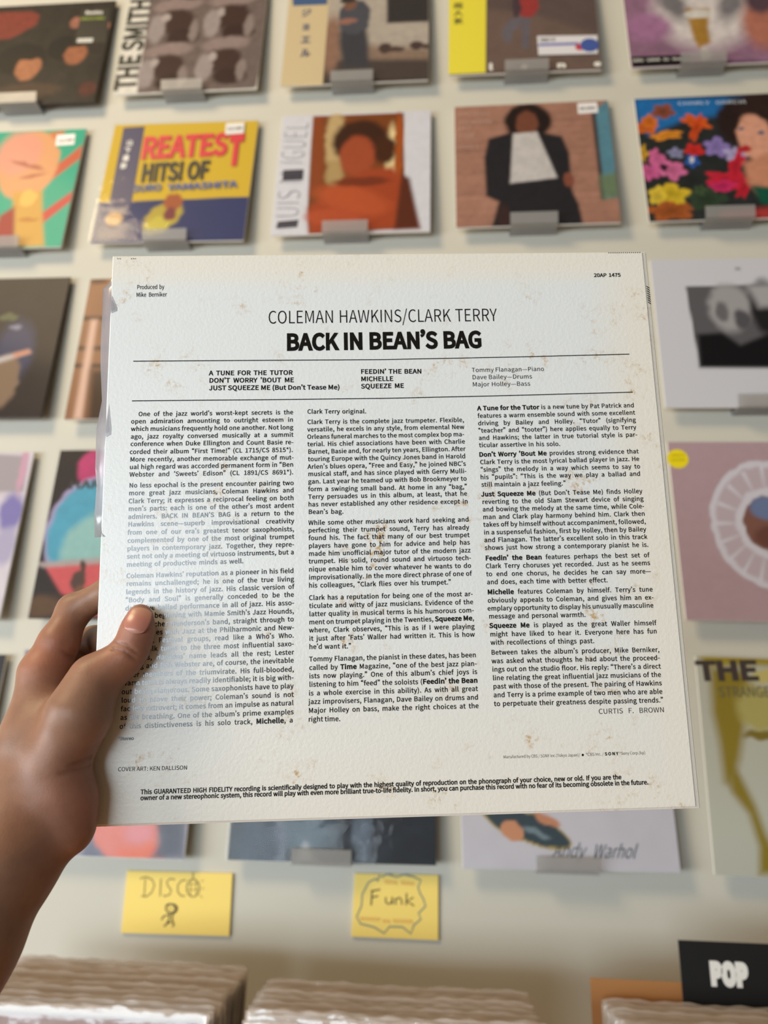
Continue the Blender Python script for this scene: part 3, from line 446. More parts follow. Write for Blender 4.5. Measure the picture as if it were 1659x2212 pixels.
# ------------------------------------------------------------------ the hand
HC = np.array([[*c[1:]] for c in [('t',-15781,-87305,141785,630,-15813,-87354,141024,770),('t',-15813,-87354,141024,770,-16043,-87270,140075,790),('t',-16043,-87270,140075,790,-16496,-87281,139451,834),('t',-16496,-87281,139451,834,-17685,-87454,138522,992),('b',-17743,-87434,138523,969,-18163,-87589,136811,1441),('b',-18163,-87589,136811,1418,-19125,-87175,134664,1387),('b',-18947,-86522,135936,1282,-20583,-85542,136404,1125),('i',-21242,-85801,138966,1242,-20753,-85842,140501,1053),('i',-20753,-85842,140501,1003,-20390,-85384,142416,873),('i',-20390,-85384,142416,873,-18399,-85872,143324,739),('i',-18399,-85872,143324,739,-16678,-85809,143613,663),('m',-21665,-83750,138721,1248,-19968,-83165,140903,960),('m',-19968,-83165,140903,960,-17286,-85406,141069,758),('m',-17286,-85406,141069,758,-15745,-85336,141000,656),('r',-21958,-82315,137810,1227,-20287,-81570,139175,927),('r',-20287,-81570,139175,927,-17167,-85110,138915,726),('r',-17167,-85110,138915,726,-15736,-85045,138800,624),('l',-21889,-81479,136563,1130,-20420,-80918,137148,818),('l',-20420,-80918,137148,818,-17365,-84935,136837,618),('l',-17365,-84935,136837,618,-16154,-84867,136723,543),('b',-21236,-85974,138850,1236,-20887,-86097,135446,1727),('b',-20887,-86097,135446,1727,-20939,-86345,132321,2139),('b',-21484,-83759,138469,1245,-20995,-84963,134532,1860),('b',-21857,-82431,137545,1168,-20834,-84221,133597,1730),('b',-21790,-81638,136429,1072,-19895,-84425,133165,1468),('b',-19125,-87175,134664,1295,-19285,-87011,132832,1418),('b',-18402,-86675,132670,1311,-18599,-86519,131501,1281),('b',-18644,-86494,131412,1235,-20475,-86680,130237,1901),('b',-20939,-86345,132321,2139,-21135,-87396,129681,2392),('b',-21135,-87396,129681,2436,-21885,-88268,126676,2491),('b',-21885,-88268,126676,2491,-23145,-89828,121458,2794)]], float) / 1e5
HG = [('t',-15781,-87305,141785,630,-15813,-87354,141024,770),('t',-15813,-87354,141024,770,-16043,-87270,140075,790),('t',-16043,-87270,140075,790,-16496,-87281,139451,834),('t',-16496,-87281,139451,834,-17685,-87454,138522,992),('b',-17743,-87434,138523,969,-18163,-87589,136811,1441),('b',-18163,-87589,136811,1418,-19125,-87175,134664,1387),('b',-18947,-86522,135936,1282,-20583,-85542,136404,1125),('i',-21242,-85801,138966,1242,-20753,-85842,140501,1053),('i',-20753,-85842,140501,1003,-20390,-85384,142416,873),('i',-20390,-85384,142416,873,-18399,-85872,143324,739),('i',-18399,-85872,143324,739,-16678,-85809,143613,663),('m',-21665,-83750,138721,1248,-19968,-83165,140903,960),('m',-19968,-83165,140903,960,-17286,-85406,141069,758),('m',-17286,-85406,141069,758,-15745,-85336,141000,656),('r',-21958,-82315,137810,1227,-20287,-81570,139175,927),('r',-20287,-81570,139175,927,-17167,-85110,138915,726),('r',-17167,-85110,138915,726,-15736,-85045,138800,624),('l',-21889,-81479,136563,1130,-20420,-80918,137148,818),('l',-20420,-80918,137148,818,-17365,-84935,136837,618),('l',-17365,-84935,136837,618,-16154,-84867,136723,543),('b',-21236,-85974,138850,1236,-20887,-86097,135446,1727),('b',-20887,-86097,135446,1727,-20939,-86345,132321,2139),('b',-21484,-83759,138469,1245,-20995,-84963,134532,1860),('b',-21857,-82431,137545,1168,-20834,-84221,133597,1730),('b',-21790,-81638,136429,1072,-19895,-84425,133165,1468),('b',-19125,-87175,134664,1295,-19285,-87011,132832,1418),('b',-18402,-86675,132670,1311,-18599,-86519,131501,1281),('b',-18644,-86494,131412,1235,-20475,-86680,130237,1901),('b',-20939,-86345,132321,2139,-21135,-87396,129681,2392),('b',-21135,-87396,129681,2436,-21885,-88268,126676,2491),('b',-21885,-88268,126676,2491,-23145,-89828,121458,2794)]
HG = [c[0] for c in HG]
def sdf(P):
    def sm(a, b, k):
        h = np.maximum(k - np.abs(a - b), 0) / k
        return np.minimum(a, b) - h * h * k * .25
    acc = {}
    for g, c in zip(HG, HC):
        a, ra, b, rb = c[:3], c[3], c[4:7], c[7]
        ba = b - a; pa = P - a; t = np.clip(pa @ ba / (ba @ ba), 0, 1)
        d = np.linalg.norm(pa - t[:, None] * ba, axis=1) - (ra + (rb - ra) * t)
        acc[g] = d if g not in acc else sm(acc[g], d, {'b': .010, 't': .006}.get(g, .004))
    r = sm(acc['b'], acc['t'], .012)
    f = None
    for g in 'imrl': f = acc[g] if f is None else sm(f, acc[g], .0022)
    return sm(r, f, .0055)
def sdfc(P, n=200000):
    return np.concatenate([sdf(P[i:i+n]) for i in range(0, len(P), n)])
def surface(h=.0010, K=4):
    rmax = np.maximum(HC[:, 3], HC[:, 7])[:, None]
    lo = np.minimum(HC[:, :3], HC[:, 4:7]) - rmax; hi = np.maximum(HC[:, :3], HC[:, 4:7]) + rmax
    lo = lo.min(0) - .006; hi = hi.max(0) + .006
    nc = np.ceil((hi - lo) / (h * K)).astype(int) + 1
    g = np.stack(np.meshgrid(*[np.arange(k) for k in nc], indexing='ij'), -1)
    cc = sdfc((lo + (g.reshape(-1, 3) + .5) * h * K - h * .5)).reshape(nc)
    vol = np.repeat(np.repeat(np.repeat(cc, K, 0), K, 1), K, 2).astype(np.float32)
    m = np.argwhere(np.abs(vol) < h * K * 1.3)
    vol[m[:, 0], m[:, 1], m[:, 2]] = sdfc(lo + m * h)
    s = vol < 0
    nx = np.array(vol.shape)
    cnt = np.zeros(nx - 1, np.int8); 
    for dx in (0, 1):
        for dy in (0, 1):
            for dz in (0, 1): cnt += s[dx:nx[0]-1+dx, dy:nx[1]-1+dy, dz:nx[2]-1+dz]
    cells = np.argwhere((cnt > 0) & (cnt < 8))
    idx = -np.ones(nx - 1, np.int64); idx[cells[:, 0], cells[:, 1], cells[:, 2]] = np.arange(len(cells))
    pos = np.zeros((len(cells), 3)); num = np.zeros(len(cells))
    cor = [(a, b, c) for a in (0, 1) for b in (0, 1) for c in (0, 1)]
    for A in cor:
        for ax in range(3):
            if A[ax]: continue
            Bc = list(A); Bc[ax] = 1
            va = vol[cells[:, 0]+A[0], cells[:, 1]+A[1], cells[:, 2]+A[2]]; vb = vol[cells[:, 0]+Bc[0], cells[:, 1]+Bc[1], cells[:, 2]+Bc[2]]
            k = (va < 0) != (vb < 0); t = np.where(k, va / np.where(k, va - vb, 1), 0)
            p = np.array(A, float)[None].repeat(len(cells), 0); p[:, ax] += t
            pos[k] += p[k]; num[k] += 1
    pos = lo + (cells + pos / num[:, None]) * h
    quads = []
    for ax in range(3):
        o1, o2 = [(1, 2), (2, 0), (0, 1)][ax]
        a = [slice(None)] * 3; b = [slice(None)] * 3; a[ax] = slice(0, -1); b[ax] = slice(1, None)
        e = np.argwhere(s[tuple(a)] != s[tuple(b)])
        e = e[(e[:, o1] > 0) & (e[:, o2] > 0) & (e[:, o1] < nx[o1]-1) & (e[:, o2] < nx[o2]-1)]
        d1 = np.zeros(3, int); d1[o1] = 1; d2 = np.zeros(3, int); d2[o2] = 1
        q = np.stack([idx[tuple((e - x).T)] for x in (d1 + d2, d2, 0 * d1, d1)], 1)
        fl = s[tuple(e.T)]
        q[~fl] = q[~fl][:, ::-1]
        quads.append(q)
    return pos, np.concatenate(quads)
def skin():
    m = mat('skin', (190, 140, 112), .46, .35); n, l, p = nodes(m)
    a = n.new('ShaderNodeVertexColor'); a.layer_name = 'tone'
    x = noise(m, 90, 4); r = ramp(m, x.outputs['Fac'], [(.3, (.86, .86, .86)), (.7, (1.06, 1.04, 1.03))])
    l.new(mixcol(m, 1.0, a.outputs['Color'], r.outputs[0], 'MULTIPLY'), p.inputs['Base Color'])
    p.inputs['Subsurface Weight'].default_value = .12; p.inputs['Subsurface Radius'].default_value = (.006, .002, .001); p.inputs['Subsurface Scale'].default_value = 1.0
    f = noise(m, 900, 3); b = n.new('ShaderNodeBump'); b.inputs['Strength'].default_value = .18; b.inputs['Distance'].default_value = .0004
    l.new(f.outputs['Fac'], b.inputs['Height']); l.new(b.outputs['Normal'], p.inputs['Normal'])
    return m
M['skin'] = skin()
hp, hq = surface()
# finger joint creases pressed into the skin
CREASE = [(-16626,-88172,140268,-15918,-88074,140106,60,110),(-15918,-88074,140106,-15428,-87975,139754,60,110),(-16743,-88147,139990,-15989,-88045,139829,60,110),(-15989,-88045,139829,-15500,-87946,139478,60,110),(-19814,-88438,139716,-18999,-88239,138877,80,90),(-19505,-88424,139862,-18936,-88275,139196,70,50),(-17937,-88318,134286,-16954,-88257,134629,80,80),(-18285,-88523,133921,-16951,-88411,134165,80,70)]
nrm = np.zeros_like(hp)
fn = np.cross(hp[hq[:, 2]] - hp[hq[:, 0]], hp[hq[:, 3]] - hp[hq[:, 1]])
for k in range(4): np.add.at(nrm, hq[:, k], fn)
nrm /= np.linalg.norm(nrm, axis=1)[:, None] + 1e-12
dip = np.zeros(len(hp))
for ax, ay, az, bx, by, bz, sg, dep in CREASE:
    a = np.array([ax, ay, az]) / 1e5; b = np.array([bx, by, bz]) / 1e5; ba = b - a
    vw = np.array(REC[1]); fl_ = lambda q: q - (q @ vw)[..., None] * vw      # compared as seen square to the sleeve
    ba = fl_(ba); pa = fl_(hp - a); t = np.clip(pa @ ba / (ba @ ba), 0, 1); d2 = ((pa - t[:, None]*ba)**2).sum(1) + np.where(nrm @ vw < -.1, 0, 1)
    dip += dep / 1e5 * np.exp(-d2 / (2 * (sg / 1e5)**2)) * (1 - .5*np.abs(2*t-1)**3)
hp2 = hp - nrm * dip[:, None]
me = bpy.data.meshes.new('hand'); me.from_pydata(hp2.tolist(), [], hq.tolist()); me.update()
me.polygons.foreach_set('use_smooth', [True] * len(me.polygons))
tone = np.tile(np.array(lin((140, 104, 82))), (len(hp), 1))
for x, y, z, sg, c in [(-15226,-88893,141526,1500,(200,120,105)),(-16080,-88247,139339,900,(178,112,84)),(-19709,-86696,140148,1200,(178,98,78)),(-21310,-87674,139512,1000,(190,118,90)),(-16934,-87126,132479,2200,(170,100,84))]:
    w = np.exp(-((hp - np.array([x, y, z]) / 1e5)**2).sum(1) / (2 * (sg / 1e5)**2))[:, None] * .35
    tone = tone * (1 - w) + np.array(lin(c)) * w
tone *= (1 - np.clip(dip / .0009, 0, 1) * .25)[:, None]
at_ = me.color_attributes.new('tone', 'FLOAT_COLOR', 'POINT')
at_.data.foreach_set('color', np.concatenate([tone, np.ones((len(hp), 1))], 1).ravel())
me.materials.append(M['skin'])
hand = link(bpy.data.objects.new('hand', me))
sm_ = hand.modifiers.new('smooth', 'SMOOTH'); sm_.factor = .5; sm_.iterations = 1
tag(hand, 'bare left hand and forearm gripping the white record sleeve, thumb on the front', 'person')
# thumb nail
nb, nt, nn, hw = [[-15638,-88487,140702],[-15368,-88632,142022],[1040,-9848,-1392],640]
nb = np.array(nb) / 1e5; nt = np.array(nt) / 1e5; nn = np.array(nn) / 1e4; ax = nt - nb; ln = np.linalg.norm(ax); ax /= ln; ac = np.cross(ax, nn); ac /= np.linalg.norm(ac)
NU, NV = 18, 15
V = []; tn = []
def hit(p):
    q = p[None] + nn[None] * .02 - nn[None] * np.linspace(0, .045, 900)[:, None]
    d = sdf(q); k = int(np.argmax(d < 0)) if (d < 0).any() else int(np.argmin(d))
    return (q[k] - p) @ nn
us = np.linspace(-1, .55, 12)
cf = np.polyfit(us, [hit(nb + ax * ln * (u*.5+.5)) for u in us], 2)
for i in range(NU):
    u = i / (NU - 1) * 2 - 1
    for j in range(NV):
        v = j / (NV - 1) * 2 - 1
        uu = u * math.sqrt(1 - .42 * v * v); vv = v * math.sqrt(1 - .38 * u * u)
        p = nb + ax * (ln * (uu * .5 + .5)) + ac * (vv * hw / 1e5)
        dep = np.polyval(cf, uu) + .00045 - .0019 * vv * vv - (.0006 * max(0, -uu - .75) / .25) + .0009 * max(0, uu - .45)
        V.append(tuple(p + nn * dep)); k_ = min(max((uu - .15) / .8, 0), 1); tn.append(tuple(a*(1-k_) + b*k_ for a, b in zip(lin((174, 114, 98)) if uu > -.72 else lin((186, 134, 116)), lin((180, 132, 106)))))
F = [(i*NV+j, i*NV+j+1, (i+1)*NV+j+1, (i+1)*NV+j) for i in range(NU-1) for j in range(NV-1)]
mb = MB(); mb.add(V, F)
M['nail'] = mat('nail', (206, 150, 136), .3, .5)
n_, l_, p_ = nodes(M['nail']); a_ = n_.new('ShaderNodeVertexColor'); a_.layer_name = 'tone'; l_.new(a_.outputs['Color'], p_.inputs['Base Color'])
nail = mb.build('thumb_nail', M['nail'], hand, True); nail['label'] = 'glossy pink thumbnail'
c_ = nail.data.color_attributes.new('tone', 'FLOAT_COLOR', 'POINT'); c_.data.foreach_set('color', np.concatenate([np.array(tn), np.ones((len(tn), 1))], 1).ravel())
so = nail.modifiers.new('solid', 'SOLIDIFY'); so.thickness = .0004; so.offset = 0

# ------------------------------------------------------------------ record covers on the wall
ART = {
'1a':[('b',(42,38,34)),('n',14,0.35),('p',[(-208,969),(122,940),(373,931),(438,888),(436,792),(330,705),(253,654),(-133,651)],(128,52,42),0.02),('e',388,441,189,160,(20,20,19),0.15,0),('e',453,356,97,121,(172,112,78),0.2,0),('e',438,465,98,33,(24,22,20),0.3,0),('e',693,531,125,123,(20,20,20),0.15,0),('e',784,466,83,103,(158,98,68),0.25,0),('e',749,564,84,28,(24,22,20),0.3,0),('e',734,790,42,59,(160,104,86),0.3,0),('e',975,735,21,39,(160,104,86),0.3,0),('e',497,135,239,72,(74,56,44),0.4,0),('e',934,123,61,71,(84,40,34),0.4,0),('n',40,0.25)],
'1b':[('b',(226,222,212)),('p',[(116,1376),(1115,1291),(990,5),(163,4)],(112,98,94),0.005),('n',22,0.18),('e',350,862,181,73,(146,128,124),0.3,-8),('e',351,691,145,124,(66,46,42),0.3,0),('e',217,626,62,142,(158,146,144),0.35,0),('e',270,734,31,43,(176,164,160),0.4,0),('e',418,528,122,84,(58,40,38),0.3,0),('e',492,588,34,113,(140,126,122),0.4,0),('e',758,888,179,73,(146,128,124),0.3,-8),('e',754,718,143,123,(66,46,42),0.3,0),('e',619,653,61,142,(158,146,144),0.35,0),('e',675,761,31,43,(176,164,160),0.4,0),('e',816,555,121,84,(58,40,38),0.3,0),('e',891,615,34,112,(140,126,122),0.4,0),('e',326,407,176,69,(146,128,124),0.3,-8),('e',327,246,140,117,(66,46,42),0.3,0),('e',197,184,60,134,(158,146,144),0.35,0),('e',249,287,30,41,(176,164,160),0.4,0),('e',393,93,119,79,(58,40,38),0.3,0),('e',464,150,33,106,(140,126,122),0.4,0),('e',741,442,174,69,(146,128,124),0.3,-8),('e',738,281,139,116,(66,46,42),0.3,0),('e',607,219,59,134,(158,146,144),0.35,0),('e',661,322,30,41,(176,164,160),0.4,0),('e',799,129,117,79,(58,40,38),0.3,0),('e',871,185,33,106,(140,126,122),0.4,0),('e',360,1356,187,78,(146,128,124),0.3,-8),('e',361,1174,149,132,(66,46,42),0.3,0),('e',222,1106,64,151,(158,146,144),0.35,0),('e',278,1221,32,46,(176,164,160),0.4,0),('e',430,1001,126,89,(58,40,38),0.3,0),('e',506,1063,35,120,(140,126,122),0.4,0),('e',781,1381,185,77,(146,128,124),0.3,-8),('e',776,1199,147,131,(66,46,42),0.3,0),('e',637,1131,63,151,(158,146,144),0.35,0),('e',695,1246,32,46,(176,164,160),0.4,0),('e',840,1027,125,89,(58,40,38),0.3,0),('e',917,1089,35,119,(140,126,122),0.4,0),('n',44,0.12)],
'1c':[('b',(188,177,164)),('n',9,0.08),('p',[(243,406),(1044,286),(1046,-76),(268,-30)],(146,122,104),0.08),('p',[(253,228),(1045,187),(1046,-76),(268,-30)],(72,60,54),0.05),('p',[(-91,940),(45,930),(27,-16),(-30,-13)],(58,48,44),0.01),('e',329,378,65,269,(150,112,92),0.5,0),('p',[(692,1220),(998,1195),(1005,551),(709,554)],(46,41,41),0.02),('p',[(382,554),(560,555),(586,383),(597,141),(423,152),(380,396)],(56,56,64),0.04),('e',479,634,112,176,(74,76,86),0.15,0),('e',444,767,46,66,(126,86,66),0.2,0),('e',426,806,63,33,(42,38,38),0.2,0),('e',435,592,66,28,(160,110,94),0.3,0),('e',703,313,45,48,(72,52,46),0.3,0),('e',779,299,57,26,(78,58,52),0.3,0),('e',918,325,44,40,(72,52,46),0.3,0),('e',997,311,57,26,(80,60,54),0.3,0),('n',34,0.12)],
'1d':[('b',(98,80,76)),('p',[(249,621),(570,546),(1022,314),(1029,-21),(241,8)],(116,94,84),0.06),('n',10,0.08),('e',541,648,76,137,(168,52,52),0.2,0),('e',465,634,29,128,(72,52,62),0.25,0),('p',[(417,502),(500,523),(478,426),(427,368),(418,281),(372,292),(359,398)],(110,104,114),0.02),('p',[(487,515),(556,511),(541,352),(534,213),(491,224),(495,372)],(106,100,110),0.02),('n',34,0.1)],
'1e':[('b',(150,112,138)),('n',5,0.22),('e',520,503,316,354,(226,218,216),0.5,0),('e',322,588,79,179,(126,122,126),0.9,-20),('e',709,569,78,178,(130,126,130),0.9,20),('e',884,355,129,234,(188,120,100),0.6,0),('e',891,574,89,125,(90,70,80),0.6,0),('e',142,362,151,131,(170,120,158),0.6,0),('p',[(402,529),(558,518),(530,336),(532,198),(449,153),(424,239)],(176,132,58),0.03),('e',477,470,90,44,(226,222,214),0.3,0),('e',487,92,32,75,(206,198,190),0.3,0),('e',575,-26,347,66,(120,84,112),0.5,0),('n',26,0.16)],
'2a':[('b',(40,172,140)),('p',[(994,857),(1007,742),(803,520),(770,608),(919,762)],(206,96,66),0.02),('p',[(1000,457),(1002,372),(836,189),(813,272)],(206,66,60),0.02),('p',[(852,993),(809,866),(711,797),(742,977)],(214,124,74),0.02),('e',647,694,210,299,(228,164,112),0.1,0),('e',559,804,159,194,(230,158,132),0.4,0),('p',[(584,463),(788,466),(824,280),(889,9),(679,9)],(214,164,74),0.03),('e',704,407,58,68,(236,190,96),0.2,0),('p',[(536,268),(622,341),(685,9),(528,14)],(160,46,40),0.03),('e',640,694,131,17,(186,110,84),0.5,20),('e',699,596,98,12,(186,110,84),0.5,-14),('e',740,226,70,16,(190,124,50),0.5,0)],
'2b':[('b',(226,188,44)),('p',[(-24,327),(1067,349),(1046,-39),(-38,-23)],(40,52,106),0.004),('e',452,201,135,98,(196,172,60),0.25,-40),('e',503,320,62,69,(176,92,48),0.25,0),('e',426,128,92,67,(214,196,70),0.35,-30),('e',492,222,43,53,(130,52,60),0.4,0)],
'2c':[('b',(218,218,226)),('p',[(211,985),(820,986),(833,445),(930,29),(239,3),(218,245)],(126,68,32),0.006),('e',369,778,68,249,(196,168,118),0.4,0),('e',378,484,60,116,(178,150,100),0.5,0),('p',[(211,985),(280,982),(309,316),(226,304)],(142,70,34),0.03),('e',745,641,42,235,(240,216,160),0.5,0),('e',793,678,27,315,(170,84,30),0.4,0),('e',535,754,184,184,(62,34,22),0.25,0),('e',702,675,73,118,(72,38,22),0.4,0),('e',522,628,116,173,(164,76,46),0.25,0),('p',[(220,207),(322,300),(434,431),(611,508),(760,524),(840,399),(930,29),(244,10)],(166,70,38),0.05),('e',507,263,249,97,(186,84,46),0.5,18),('e',390,128,177,66,(182,80,46),0.4,4),('p',[(815,468),(869,421),(939,22),(778,20)],(92,44,28),0.03),('e',555,411,179,38,(120,52,30),0.5,0),('n',30,0.05)],
'2d':[('b',(166,122,104)),('n',7,0.12),('h',17,0.14),('p',[(902,916),(1010,1006),(1022,201),(909,185)],(92,140,158),0.02),('p',[(889,908),(914,923),(920,184),(897,178)],(60,50,48),0.02),('p',[(901,368),(1022,399),(1022,201),(909,185)],(110,130,100),0.05),('p',[(218,709),(378,763),(537,754),(688,706),(725,565),(723,266),(756,155),(776,-30),(219,-7),(270,192),(192,239),(188,555)],(40,38,42),0.02),('e',476,845,149,160,(40,29,27),0.2,0),('e',470,829,71,107,(122,74,56),0.25,0),('p',[(377,747),(531,754),(639,366),(344,335)],(204,199,197),0.015),('e',712,347,34,56,(134,78,62),0.3,0),('e',295,68,40,107,(60,42,40),0.4,0),('n',34,0.14)],
'2e':[('b',(42,46,46)),('n',10,0.3),('p',[(-8,1007),(956,965),(936,840),(536,831),(273,791),(61,686),(3,806)],(34,112,180),0.05),('e',56,756,73,63,(224,110,42),-1,0),('e',173,884,80,69,(150,84,62),-1,10),('e',365,786,105,54,(232,100,34),-1,25),('e',364,732,39,125,(222,84,34),-1,20),('e',175,680,112,44,(238,152,46),-1,-6),('e',78,802,53,63,(226,120,40),-1,0),('e',468,565,84,87,(152,132,202),-1,0),('e',577,499,77,65,(192,182,230),-1,20),('e',331,549,61,61,(224,50,46),-1,0),('e',309,460,51,56,(44,100,190),-1,0),('e',305,468,19,26,(230,230,235),-1,0),('e',110,440,71,86,(226,112,168),-1,0),('e',179,392,90,77,(230,120,172),-1,20),('e',37,384,64,68,(220,100,160),-1,-20),('e',88,501,45,78,(224,110,164),-1,0),('e',125,417,26,34,(60,30,50),-1,0),('e',153,204,120,91,(232,198,52),-1,10),('e',69,193,57,83,(238,206,70),-1,0),('e',134,76,157,81,(178,96,46),-1,0),('e',512,303,158,75,(216,42,66),-1,10),('e',564,403,44,145,(214,40,62),-1,20),('e',462,255,94,50,(220,50,110),-1,-10),('e',605,256,44,125,(206,38,58),-1,30),('e',361,152,125,98,(54,72,54),-1,0),('e',327,232,38,42,(70,90,60),-1,0),('e',216,533,52,43,(150,150,190),-1,0),('e',13,543,33,70,(220,170,50),-1,0),('e',648,770,153,203,(44,30,30),0.25,0),('e',801,887,170,135,(50,34,32),0.3,0),('e',708,636,106,191,(226,164,138),0.2,0),('e',631,545,42,26,(186,44,50),0.3,0),('e',642,709,22,15,(90,100,130),0.4,0),('e',753,676,22,15,(90,100,130),0.4,0),('p',[(612,431),(773,504),(937,496),(885,172),(670,181),(617,270)],(208,144,114),0.04),('p',[(632,254),(891,207),(865,46),(676,110)],(22,88,68),0.03),('p',[(426,57),(871,88),(850,-43),(415,-26)],(184,62,62),0.05),('n',36,0.16)],
'3a':[('b',(38,31,34)),('n',8,0.2),('e',739,450,125,223,(58,62,92),0.5,0),('e',717,249,94,184,(132,108,88),0.25,0),('p',[(547,381),(831,462),(847,442),(557,335)],(196,186,184),0.03),('p',[(742,437),(831,462),(847,442),(753,411)],(214,134,92),0.03),('e',655,707,61,28,(92,98,70),0.4,0),('e',713,631,42,17,(130,130,150),0.5,0)],
'3b':[('b',(152,108,78)),('n',6,0.15),('p',[(-180,726),(356,709),(359,682),(-175,698)],(66,44,34),0.02),('p',[(-141,506),(386,492),(389,466),(-136,480)],(66,44,34),0.02),('p',[(-119,382),(403,369),(406,343),(-114,356)],(66,44,34),0.02),('p',[(51,695),(93,693),(107,3),(56,4)],(222,184,164),0.03),('p',[(110,331),(404,356),(460,-48),(143,-43)],(62,42,32),0.06),('e',62,985,61,22,(96,60,44),0.5,0)],
'3e':[('b',(214,215,223)),('p',[(189,806),(799,815),(716,250),(214,254)],(96,95,99),0.004),('p',[(222,474),(362,484),(454,400),(758,536),(716,250),(214,254)],(20,19,23),0.03),('e',424,654,119,167,(168,166,168),0.35,0),('e',379,629,36,70,(110,108,112),0.5,0),('e',486,570,46,70,(88,86,92),0.5,0),('e',628,651,88,192,(34,32,36),0.4,0),('p',[(537,807),(768,816),(745,662),(589,651)],(176,175,178),0.05)],
'4a':[('b',(212,203,212)),('n',12,0.1),('p',[(675,995),(969,975),(987,747),(731,747)],(168,159,163),0.02),('e',937,616,72,121,(132,124,180),0.5,0),('e',941,416,65,111,(176,170,196),0.5,0),('e',952,892,22,150,(206,160,180),0.6,0)],
'4b':[('b',(40,31,31)),('n',9,0.2),('e',219,887,94,113,(196,62,116),0.25,0),('e',270,491,268,339,(176,160,200),0.06,0),('e',287,485,267,327,(84,168,196),0.1,0),('e',357,382,243,234,(150,196,192),0.2,0),('p',[(38,295),(646,346),(691,21),(360,18),(156,144)],(214,92,96),0.02),('p',[(-34,311),(643,367),(648,330),(29,285)],(180,166,164),0.02),('e',242,217,42,58,(84,60,52),0.3,0),('e',262,286,13,48,(84,60,52),0.3,-20),('e',260,119,31,68,(120,84,60),0.4,0),('e',66,66,130,62,(96,68,44),0.6,0),('n',30,0.1)],
'4e':[('b',(184,157,164)),('n',30,0.04),('e',485,527,305,360,(216,213,223),0.03,0),('e',485,527,274,326,(196,180,188),0.05,0),('p',[(630,528),(767,541),(763,518)],(218,216,226),0.01),('p',[(612,470),(735,428),(725,407)],(218,216,226),0.01),('p',[(580,419),(674,329),(659,312)],(218,216,226),0.01),('p',[(536,382),(592,255),(574,244)],(218,216,226),0.01),('p',[(487,361),(498,213),(479,209)],(218,216,226),0.01),('p',[(437,361),(402,207),(384,211)],(218,216,226),0.01),('p',[(393,380),(316,240),(301,251)],(218,216,226),0.01),('p',[(359,417),(248,307),(238,324)],(218,216,226),0.01),('p',[(340,467),(208,401),(204,422)],(218,216,226),0.01),('p',[(339,525),(201,512),(203,536)],(218,216,226),0.01),('p',[(355,584),(228,628),(237,650)],(218,216,226),0.01),('p',[(388,636),(287,733),(302,751)],(218,216,226),0.01),('p',[(432,676),(372,813),(391,826)],(218,216,226),0.01),('p',[(483,697),(471,859),(492,864)],(218,216,226),0.01),('p',[(534,697),(572,864),(591,860)],(218,216,226),0.01),('p',[(579,677),(662,827),(677,815)],(218,216,226),0.01),('p',[(612,638),(729,753),(738,735)],(218,216,226),0.01),('p',[(630,586),(765,654),(768,632)],(218,216,226),0.01),('e',485,527,174,201,(216,213,223),0.04,0),('e',484,521,136,156,(132,92,80),0.06,0),('e',473,610,80,64,(112,128,166),0.3,0),('e',483,450,93,67,(112,72,62),0.4,0)],
'5a':[('b',(58,56,58))],
'5b':[('b',(150,142,156)),('e',573,27,79,75,(92,92,112),0.4,0),('e',597,140,141,51,(206,226,234),0.5,0),('e',697,126,172,139,(226,116,94),0.1,0),('p',[(660,38),(770,50),(867,78),(898,-12),(674,-19)],(230,96,34),0.04),('e',760,112,79,46,(226,130,132),0.5,0),('p',[(835,177),(988,181),(996,12),(837,-5),(873,74)],(54,48,68),0.04)],
'5c':[('b',(24,33,45)),('n',6,0.3),('e',373,127,144,90,(74,92,104),0.6,0),('e',241,62,36,122,(120,128,146),0.5,0),('p',[(322,-9),(375,82),(429,-6)],(190,194,196),0.04),('e',642,132,45,143,(96,110,126),0.6,0),('e',151,60,113,122,(44,58,76),0.6,0),('n',20,0.3)],
'5d':[('b',(212,210,220)),('n',8,0.05),('e',305,186,217,69,(186,162,84),0.05,20),('e',305,188,207,61,(52,70,80),0.06,20),('e',243,169,57,45,(214,150,112),0.15,30),('e',403,220,65,24,(206,142,106),0.3,20),('e',356,159,65,14,(120,140,150),0.5,20)],
'5e':[('b',(204,205,190)),('p',[(8,1005),(493,1031),(483,957),(307,967),(60,952)],(172,152,34),0.03),('p',[(64,947),(215,940),(291,822),(210,685),(166,511),(115,383),(82,402),(75,592),(57,722)],(152,132,26),0.05),('e',283,755,105,112,(190,180,104),0.5,0),('p',[(110,508),(162,436),(216,307),(248,189),(322,19),(199,11),(212,128),(182,265),(112,359)],(150,130,24),0.04),('e',291,629,100,24,(136,118,24),0.4,0),('e',345,914,89,32,(214,200,120),0.4,0)]}
